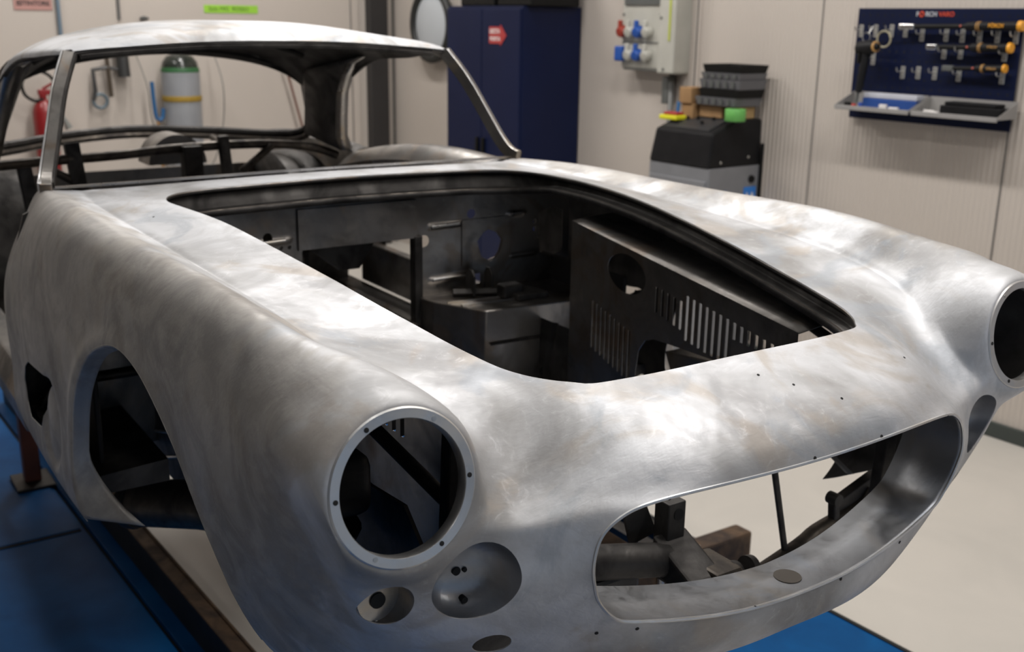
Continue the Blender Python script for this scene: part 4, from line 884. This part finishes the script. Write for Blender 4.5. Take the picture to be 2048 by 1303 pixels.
# ------------------------------------------------------------------ pegboard
PG = mat('pegboard_navy', (.002, .006, .032), .55, 0, (.002, .005, .026), 3, spec=.2)
t = things('pegboard', 'dark blue perforated tool board on the wall with hooks', 'pegboard', -.505, -.012, 1.44)
pgs = [];
MB().rbox((-.435, -.018, 0), (.435, -.008, .537), .002, 1).build('panel', PG, t); MB().box((-.40, -.008, .05), (-.36, .012, .5)).build('batten', DG, t); MB().box((.36, -.008, .05), (.40, .012, .5)).build('batten', DG, t)
hm = MB()
for i in range(20):
    for j in range(12):
        x, z = -.405 + i * .0426, .035 + j * .0426
        hm.add([(x - .005, -.0184, z - .005), (x + .005, -.0184, z - .005), (x + .005, -.0184, z + .005), (x - .005, -.0184, z + .005)], [(0, 1, 2, 3)])
ho = hm.build('perforation', mat('perforation_black', (.002, .003, .008), .9), t); ho['kind'] = 'stuff'
ORG = mat('logo_red', (.62, .07, .03), .5); SIL = mat('logo_silver', (.55, .56, .60), .4)
text('brand_lettering', 'F', .030, t, (-.098, -.0195, .510), (HP, 0, 0), SIL, True); text('brand_lettering', 'RCH', .030, t, (-.025, -.0195, .510), (HP, 0, 0), SIL, True)
MB().torus((-.075, -.0195, .510), (0, 1, 0), .0105, .0038, 24, 6).build('brand_emblem', ORG, t, True); text('brand_lettering', 'VARO', .030, t, (.055, -.0195, .510), (HP, 0, 0), ORG, True)
HK = mat('zinc_hook', (.62, .61, .58), .35, .8)
HOOKS = [(-.911, 1.868), (-.826, 1.869), (-.735, 1.871), (-.657, 1.872), (-.565, 1.855), (-.438, 1.858), (-.354, 1.855), (-.269, 1.854), (-.182, 1.856), (-.095, 1.854), (-.438, 1.778), (-.353, 1.781), (-.137, 1.777),
         (-.648, 1.677), (-.563, 1.679), (-.474, 1.680), (-.349, 1.679), (-.135, 1.678), (-.824, 1.735)]
rowname = lambda z: 'top row' if z > 1.84 else ('second row' if z > 1.77 else ('third row' if z > 1.72 else 'lowest row'))
proto = None
order = {}
for x, z in HOOKS:
    order.setdefault(rowname(z), []).append(x)
ordw = ['first', 'second', 'third', 'fourth', 'fifth', 'sixth', 'seventh', 'eighth', 'ninth', 'tenth']
for x, z in HOOKS:
    rn = rowname(z); xs = sorted(order[rn]); lab = 'zinc tool hook in the %s of the blue board%s' % (rn, ', %s from the left' % ordw[xs.index(x)] if len(xs) > 1 else '')
    if proto is None:
        r = empty('tool_hook', lab, 'hook', group='hooks on the pegboard')
        a = MB().rbox((-.0125, -.004, -.030), (.0125, 0, .030), .0018, 1); a = a.build('base_plate', HK, r)
        for q in (-.018, .018): MB().lathe([(.004, 0), (.004, .0006)], (0, -.004, q), (0, -1, 0), 10).build('screw', DG, a)
        b_ = MB().tube(catmull([(0, -.003, .008), (0, -.03, .004), (0, -.05, .008), (0, -.056, .024)], 4), .0032, 8).build('prong', HK, r, True)
        proto = r
    else:
        r = proto.copy(); link(r)
        for ch in proto.children:
            c = ch.copy(); link(c); c.parent = r
            for g_ in ch.children: d_ = g_.copy(); link(d_); d_.parent = c
        r['label'] = lab
    r.matrix_world = RW @ Matrix.Translation((x, -.031, z))
# torque wrenches
CH = mat('chrome', (.72, .72, .72), .18, 1.0); OR = mat('orange_plastic', (.80, .36, .03), .45); YB = mat('grip_band', (.45, .25, .08), .5)
for i, (x0, x1, z, sl, R_, lab) in enumerate(((-.635, -.045, 1.892, .010, .019, 'longest black torque wrench with a chrome head, top row of the blue board'),
                                    (-.505, -.085, 1.802, .006, .019, 'middle black torque wrench with a dull square head on the blue board'),
                                    (-.41, -.10, 1.708, .010, .016, 'short black torque wrench hung in the lowest row'))):
    t2 = things('torque_wrench', lab, 'wrench', x0, -.072, z, group='torque wrenches on the pegboard'); Lw = x1 - x0
    dirv = Vector((1, 0, sl / Lw)); P = lambda s: tuple(dirv * s)
    MB().tube([P(.05), P(Lw * .55)], R_ * .62, 14).build('shaft', BP, t2, True)
    MB().rbox((-.03 if i == 0 else 0, -.014, -.012), (.055, .012, .014), .005).build('ratchet_head', CH if i < 2 else DG, t2)
    g_ = MB().tube([P(Lw * .54), P(Lw * .60), P(Lw * .62), P(Lw * .97)], [R_ * .9, R_ * 1.15, R_, R_ * 1.1], 18).build('grip', MK, t2, True)
    for q in (.635, .655): MB().torus(P(Lw * q), (1, 0, 0), R_ * 1.02, .0028, 20, 6).build('grip_band', YB, g_, True)
    MB().tube([P(Lw * .965), P(Lw * 1.0)], [R_ * 1.25, R_ * 1.15], 18).build('orange_knob', OR, t2, True)
    MB().lathe([(.005, 0), (.004, .003)], Vector(P(Lw * .50)) + Vector((0, -R_ * .62, .002)), (0, -1, 0), 10).build('red_button', mat('salmon_red', (.6, .15, .12), .5), t2)
    if i == 0: text('lettering', 'F\u00d6RCH', .022, g_, (Lw * .80, -R_ * 1.12, .010), (HP, 0, 0), OR, True)
    if i: text('lettering', 'F\u00d6RCH', .014, g_, (Lw * .80, -R_ * 1.12, .008), (HP, 0, 0), YB, True)
o = MB().torus((0, 0, 0), (0, 1, .05), .038, .0045, 40, 8).build('ring_gauge', mat('ring_cream', (.42, .38, .26), .4), None, True); place(o, -.748, -.07, 1.832)
tag(o, 'cream metal ring hanging on the third hook of the top row', 'ring')
# air tool hanging at the left edge
t = things('air_drill', 'black air tool hanging by a wire ring at the left edge of the board', 'drill', -.80, -.125, 1.555)
MB().tube([(0, 0, .22), (-.01, -.02, .02)], [.022, .017], 16).build('pistol_grip', MK, t, True)
MB().lathe([(.018, -.06), (.034, -.05), (.036, .03), (.026, .05), (.012, .08)], (0, 0, .235), (.94, -.2, .1), 20).build('motor_housing', MK, t, True)
MB().lathe([(.024, 0), (.027, .006), (.024, .012)], (.052, -.011, .24), (.94, -.2, .1), 20).build('orange_ring', YB, t, True)
MB().tube([(-.01, -.02, .03), (-.015, -.022, -.03)], .007, 10).build('air_inlet', DG, t, True); MB().rbox((-.035, -.03, .16), (-.018, -.012, .205), .004).build('trigger', BP, t)
MB().torus((-.01, 0, .285), (0, 1, 0), .022, .0016, 24, 6).build('wire_ring', HK, t, True)
MB().tube([(.0, 0, .30), (.005, .02, .335), (.0, .08, .33)], .0025, 6).build('wire_hook', HK, t, True)
# trays
TG = mat('tray_grey', (.30, .29, .28), .45)
def tray(x0, x1, lab):
    t = things('tool_tray', lab, 'tray', (x0 + x1) / 2, -.03, 1.500, group='trays on the pegboard'); w = (x1 - x0) / 2
    MB().box((-w, -.155, 0), (w, 0, .004)).build('base', TG, t); MB().rbox((-w, -.158, -.010), (w, -.152, .012), .002, 1).build('front_lip', TG, t)
    MB().box((-w, -.004, 0), (w, 0, .075)).build('back_flange', TG, t)
    for s in (-1, 1): MB().prism([(-.155, 0), (0, 0), (0, .075), (-.155, .011)], 'x', s * w - .0015, s * w + .0015).build('side_cheek', TG, t)
    return t
tray(-.915, -.492, 'left grey metal tray fixed low on the blue board'); tray(-.478, -.045, 'right grey metal tray fixed low on the blue board')
thing_box('plastic_case', (-.80, -.12, 1.505), (-.50, -.05, 1.55), mat('case_blue', (.02, .07, .28), .4), 'blue case with a white lid on the left tray', 'case')
thing_box('white_box', (-.80, -.115, 1.551), (-.50, -.055, 1.576), mat('case_white', (.55, .56, .62), .35), 'white rounded lid lying on the blue case', 'lid')
thing_box('pen_case', (-.36, -.14, 1.505), (-.06, -.04, 1.545), MK, 'flat black folding case on the right tray', 'case')
thing_box('black_pouch', (-.345, -.13, 1.546), (-.09, -.05, 1.562), MK, 'thin black pouch lying on the black case', 'pouch')
small = [(-.885, -.12, .03, .018, 'black_clip', BP, 'small black clip at the left end of the left tray'), (-.84, -.13, .02, .014, 'red_stopper', mat('cap_red', (.5, .05, .04), .4), 'small red cap on the left tray'),
         (-.815, -.11, .02, .02, 'blue_stopper', mat('cap_blue', (.05, .12, .5), .4), 'small blue cap beside the red one'), (-.66, -.145, .04, .022, 'label_tag', WHT, 'white tag at the front of the left tray'),
         (-.60, -.146, .05, .012, 'white_strip', WHT, 'white strip near the right end of the left tray'), (-.455, -.12, .018, .02, 'steel_ball', CH, 'shiny metal piece at the left end of the right tray'),
         (-.42, -.13, .05, .012, 'white_block', WHT, 'white block in the middle of the right tray'), (-.385, -.145, .045, .010, 'white_stub', WHT, 'white stub beside the black case')]
for x, y, w, h, nm, m, lab in small: thing_box(nm, (x - w / 2, y - .009, 1.505), (x + w / 2, y + .009, 1.505 + h), m, lab, 'part', 'bits on the trays', .003)

# ------------------------------------------------------------------ back wall
XB = -5.6
def bk(name, lab, cat, y, z, d=.0): return things(name, lab, cat, XB + d, y, z, HP)     # local x -> wall y direction, local -y -> room
RD = mat('extinguisher_red', (.24, .012, .014), .35, coat=.2)
t = bk('fire_extinguisher', 'red fire extinguisher with a looped black hose hung on the back wall', 'fire extinguisher', -2.87, .74, .12)
MB().lathe([(.0, 0), (.07, .0), (.078, .02), (.078, .50), (.06, .55), (.025, .58), (.025, .62)], (0, 0, 0), (0, 0, 1), 32).build('cylinder', RD, t, True)
MB().rbox((-.03, -.02, .61), (.05, .02, .65), .006).build('valve', RD, t); MB().tube([(.0, 0, .65), (.07, -.01, .69)], .010, 8).build('lever', RD, t, True)
MB().tube(catmull([(0, -.02, .585), (-.06, -.02, .575), (-.12, -.02, .62), (-.130, -.02, .70), (-.075, -.02, .765), (0, -.02, .77), (.07, -.02, .72), (.11, -.02, .60), (.115, -.02, .45)], 6), .011, 10).build('hose', BP, t, True)
MB().tube([(.115, -.02, .46), (.15, -.02, .38)], [.012, .028], 12).build('horn', GR2, t, True)
t = bk('extinguisher_sign', 'small white and pink wall sign reading ESTINTORE', 'sign', -2.845, 1.915, .002)
MB().rbox((-.125, -.004, 0), (.125, 0, .16), .002, 1).build('plate', mat('sign_pink', (.50, .27, .24), .5), t); text('lettering', 'ESTINTORE', .042, t, (0, -.006, .045), (HP, 0, 0), BLKP, True)
t = bk('green_label', 'bright green strip of tape with black handwriting on the back wall', 'label', -1.42, 1.915, .0015)
MB().box((-.215, -.002, 0), (.215, 0, .058)).build('strip', mat('tape_green', (.34, .66, .06), .5), t); text('handwriting', 'Solo MIG  ROSSO', .040, t, (-.02, -.0035, .030), (HP, 0, 0), mat('ink_green', (.08, .18, .03), .6), False, 1.05)
GASM = mat('gas_bottle_grey', (.30, .31, .33), .4)
t = bk('gas_cylinder', 'tall light grey gas cylinder with a green shoulder and yellow strap', 'gas cylinder', -1.905, 0, .16)
MB().lathe([(.0, 0), (.135, .0), (.138, .03), (.138, 1.50)], (0, 0, 0), (0, 0, 1), 36).build('body', GASM, t, True, 50)
MB().lathe([(.139, 1.495), (.138, 1.51), (.132, 1.528)], (0, 0, 0), (0, 0, 1), 36, cap=False).build('green_shoulder', mat('shoulder_green', (.03, .12, .04), .5), t, True, 50)
MB().lathe([(.132, 1.528), (.124, 1.565), (.095, 1.605), (.05, 1.622), (.0, 1.63)], (0, 0, 0), (0, 0, 1), 36, cap=False).build('dark_cap', mat('cap_dark', (.02, .025, .02), .22), t, True, 60)
MB().lathe([(.142, 0), (.144, .006), (.144, .034), (.142, .04)], (0, 0, 1.285), (0, 0, 1), 36).build('strap', mat('strap_yellow', (.34, .22, .03), .6), t, True)
t = bk('gas_hose', 'blue hook-shaped hose hanging at the left side of the gas cylinder', 'hose', -2.125, 1.16, .20)
o_ = MB().tube(catmull([(-.01, 0, .27), (0, 0, .05), (.02, 0, 0), (.05, 0, .01), (.06, 0, .08)], 5), .015, 10).build('blue_hose', mat('hose_blue', (.03, .12, .28), .4), t, True)
MB().tube([(.015, .0, .02), (.03, 0, -.42)], .010, 8).build('orange_hose', mat('hose_orange', (.35, .18, .05), .5), t, True)
o = MB().tube([(XB + .02, -2.685, 1.62), (XB + .02, -2.685, HC - .02)], .014, 10).build('air_pipe', mat('pipe_blue_grey', (.16, .22, .28), .4), None, True); place(o); tag(o, 'thin blue grey pipe running down the back wall near the red sign', 'pipe')
t = bk('hose_coupling', 'dark metal hose couplings and clamp hanging on the back wall', 'coupling', -2.40, 1.30, .03); t.scale = (1.15, 1.15, 1.15)
DM = mat('grimy_metal', (.09, .09, .09), .4, .6)
MB().tube([(.09, -.03, .36), (.10, -.03, .14)], .040, 12).build('barrel', DM, t, True); MB().tube([(.0, -.03, .20), (-.09, -.03, .185), (-.085, -.03, .06), (-.10, -.03, .0)], .014, 10).build('lever', DM, t, True)
MB().torus((-.06, -.03, -.005), (0, 1, 0), .042, .011, 28, 8).build('loop', mat('loop_blue_grey', (.12, .16, .19), .4), t, True); MB().tube([(.0, -.03, .26), (.01, -.03, .02)], .014, 10).build('nozzle', mat('bronze_dull', (.15, .12, .09), .4, .7), t, True)
MB().tube([(-.01, -.03, .20), (.10, -.03, .18)], .013, 10).build('cross_fitting', DM, t, True)
t = bk('cable_loop', 'thin grey cable hanging in a long loop over the gas cylinder', 'cable', -1.92, .80, .33)
MB().tube(catmull([(-.30, .2, .85), (-.29, 0, .60), (-.27, 0, .35), (-.16, 0, .06), (.0, 0, -.04), (.16, 0, .04), (.25, 0, .30), (.27, 0, .6), (.28, .2, .85)], 6), .0045, 8).build('cable', mat('cable_grey', (.16, .155, .14), .5), t, True)
t = bk('red_stick', 'thin stick with a red tip leaning on the back wall', 'stick', -1.045, 1.52, .12)
MB().tube([(0, 0, 0), (.12, -.02, -.50), (.17, -.02, -.85)], .010, 8).build('shaft', mat('stick_brown', (.16, .07, .05), .5), t, True); MB().tube([(-.012, 0, .03), (0, 0, -.03)], .014, 8).build('tip', mat('tip_red', (.5, .03, .02), .4), t, True)
o = MB().lathe([(.0, 0), (.03, .004), (.034, .02), (.0, .034)], (0, 0, 0), (0, 0, 1), 20).build('dome_knob', DG, None, True); place(o, XB + .04, -2.10, 1.855); tag(o, 'small dark knob on the back wall above the couplings', 'knob')

# ------------------------------------------------------------------ lift platforms and jig rails under the car
BLM = mat('lift_blue', (.002, .075, .23), .45, 0, (.002, .052, .17), 5, .4, 6, .5, bump=.03, bscale=25, spec=.10)
RUST = mat('rusty_steel', (.12, .075, .045), .55, .5, (.05, .035, .028), 9, 1.5, rough2=.7, bump=.15, bscale=50)
RUSTD = mat('dark_girder', (.035, .032, .03), .5, .5, (.02, .018, .017), 9)
def inworld(o): return o
zt = OZ - .25
def W_(x, y): return (x, y)
# near platform
def rotbox(name, x0, x1, y0, y1, z0, z1, m, parent=None, bevel=.003):
    """box in car axes skewed to run along the walls"""
    s = math.tan(WALLROT); v = []
    for z in (z0, z1):
        for x, y in ((x0, y0), (x1, y0), (x1, y1), (x0, y1)): v.append((x, y + s * (x + 1.7), z))
    b = MB(); b.add(v, [(0, 3, 2, 1), (4, 5, 6, 7), (0, 1, 5, 4), (1, 2, 6, 5), (2, 3, 7, 6), (3, 0, 4, 7)]); return b.build(name, m, parent, bevel=bevel)
t = empty('lift_platform', 'blue steel lift platform under the near side of the car', 'lift platform', group='lift platforms')
rotbox('deck', -4.6, .9, -2.10, -.425, 0, zt - .004, BLM, t); rotbox('inner_deck_strip', -4.6, .6, -.410, -.30, 0, zt - .004, BLM, t)  # unseen left part of the deck widened to darken near wing reflections
rotbox('slot', -4.6, .6, -.427, -.408, .03, zt - .02, BLACK, t, 0)
rotbox('tread_plate', -3.20, -2.74, -2.05, -.44, zt - .004, zt + .002, BLM, t, .001); rotbox('joint_gap', -2.74, -2.725, -2.05, -.44, zt - .004, zt - .001, BLACK, t, 0)
t = empty('lift_platform', 'blue steel lift platform under the far side of the car nose', 'lift platform', group='lift platforms')
rotbox('deck', -4.6, .6, .70, 1.315, 0, zt, BLM, t); rotbox('edge_strip', -4.6, .6, 1.315, 1.330, 0, zt + .003, BLACK, t, 0)
t = empty('jig_rail', 'dark rusty steel girder lying along the near lift platform', 'girder', group='jig girders')
rotbox('web', -4.3, .3, -.366, -.322, zt + .0, zt + .112, RUSTD, t); rotbox('top_flange', -4.3, .3, -.368, -.318, zt + .112, zt + .120, RUST, t, .003); rotbox('flange_lip', -4.3, .3, -.324, -.316, zt + .120, zt + .126, RUST, t, .002)
t = empty('jig_rail', 'dark rusty steel girder lying along the far side under the nose', 'girder', group='jig girders')
rotbox('web', -4.3, -.9, .60, .66, zt, zt + .085, RUSTD, t); rotbox('top_flange', -4.3, -.9, .58, .68, zt + .085, zt + .10, RUST, t, .004)
ZC = OZ
t = empty('jig_crossbeam', 'brown steel box beam of the jig seen through the grille mouth', 'girder')
rotbox('beam', -1.33, -1.255, .93, 1.335, zt + .002, ZC - .118, RUST, t, .010)
sl = MB(); sl.box((-1.325, .97, ZC - .1178), (-1.27, 1.13, ZC - .1165)); so = sl.build('label', mat('label_cream', (.42, .40, .35), .6), t); so['label'] = 'cream label with black writing'
text('lettering', 'BULL ROD', .026, so, (-1.297, 1.05, ZC - .116), (0, 0, HP * 1.0), BLKP)
t = empty('jig_crossbeam', 'pair of grey steel bars behind the brown box beam', 'girder')
for y in (1.09, 1.20): MB().tube([(-2.1, y - .02, zt + .045), (-1.345, y, zt + .045)], 1, sq=(.026, .024)).build('bar', RUSTD, t, bevel=.003)
for x, y, l in ((-3.25, -.555, 'rusty brown stand under the rear end of the near wing'),):
    t = empty('jig_stand', l, 'stand', (x, y, zt), group='jig stands'); MB().rbox((-.03, -.03, .015), (.03, .03, .70), .006).build('column', mat('rust_red', (.15, .045, .025), .6, .2, (.09, .03, .02), 9), t)
    MB().rbox((-.09, -.07, 0), (.09, .07, .014), .004).build('foot_plate', RUSTD, t)
for y in (-.20, .30):
    t = empty('jig_stand', 'dark clamp block on threaded rods under the %s chassis rail' % ('near' if y < 0 else 'far'), 'stand', (-.75, y, zt), group='jig clamps')
    MB().rbox((-.09, -.06, 0), (.09, .06, .50), .006).build('column', RUSTD, t); MB().rbox((-.12, -.10, .50), (.12, .10, .56), .006).build('clamp', RUST, t)
    for q in (-.07, .07):
        n_ = MB().tube([(.123, q, .44), (.123, q, .60)], .009, 10).build('threaded_rod', STEEL, t, True); MB().lathe([(.017, 0), (.017, .014)], (.125, q, .565), (0, 0, 1), 6).build('nut', STEEL, n_)
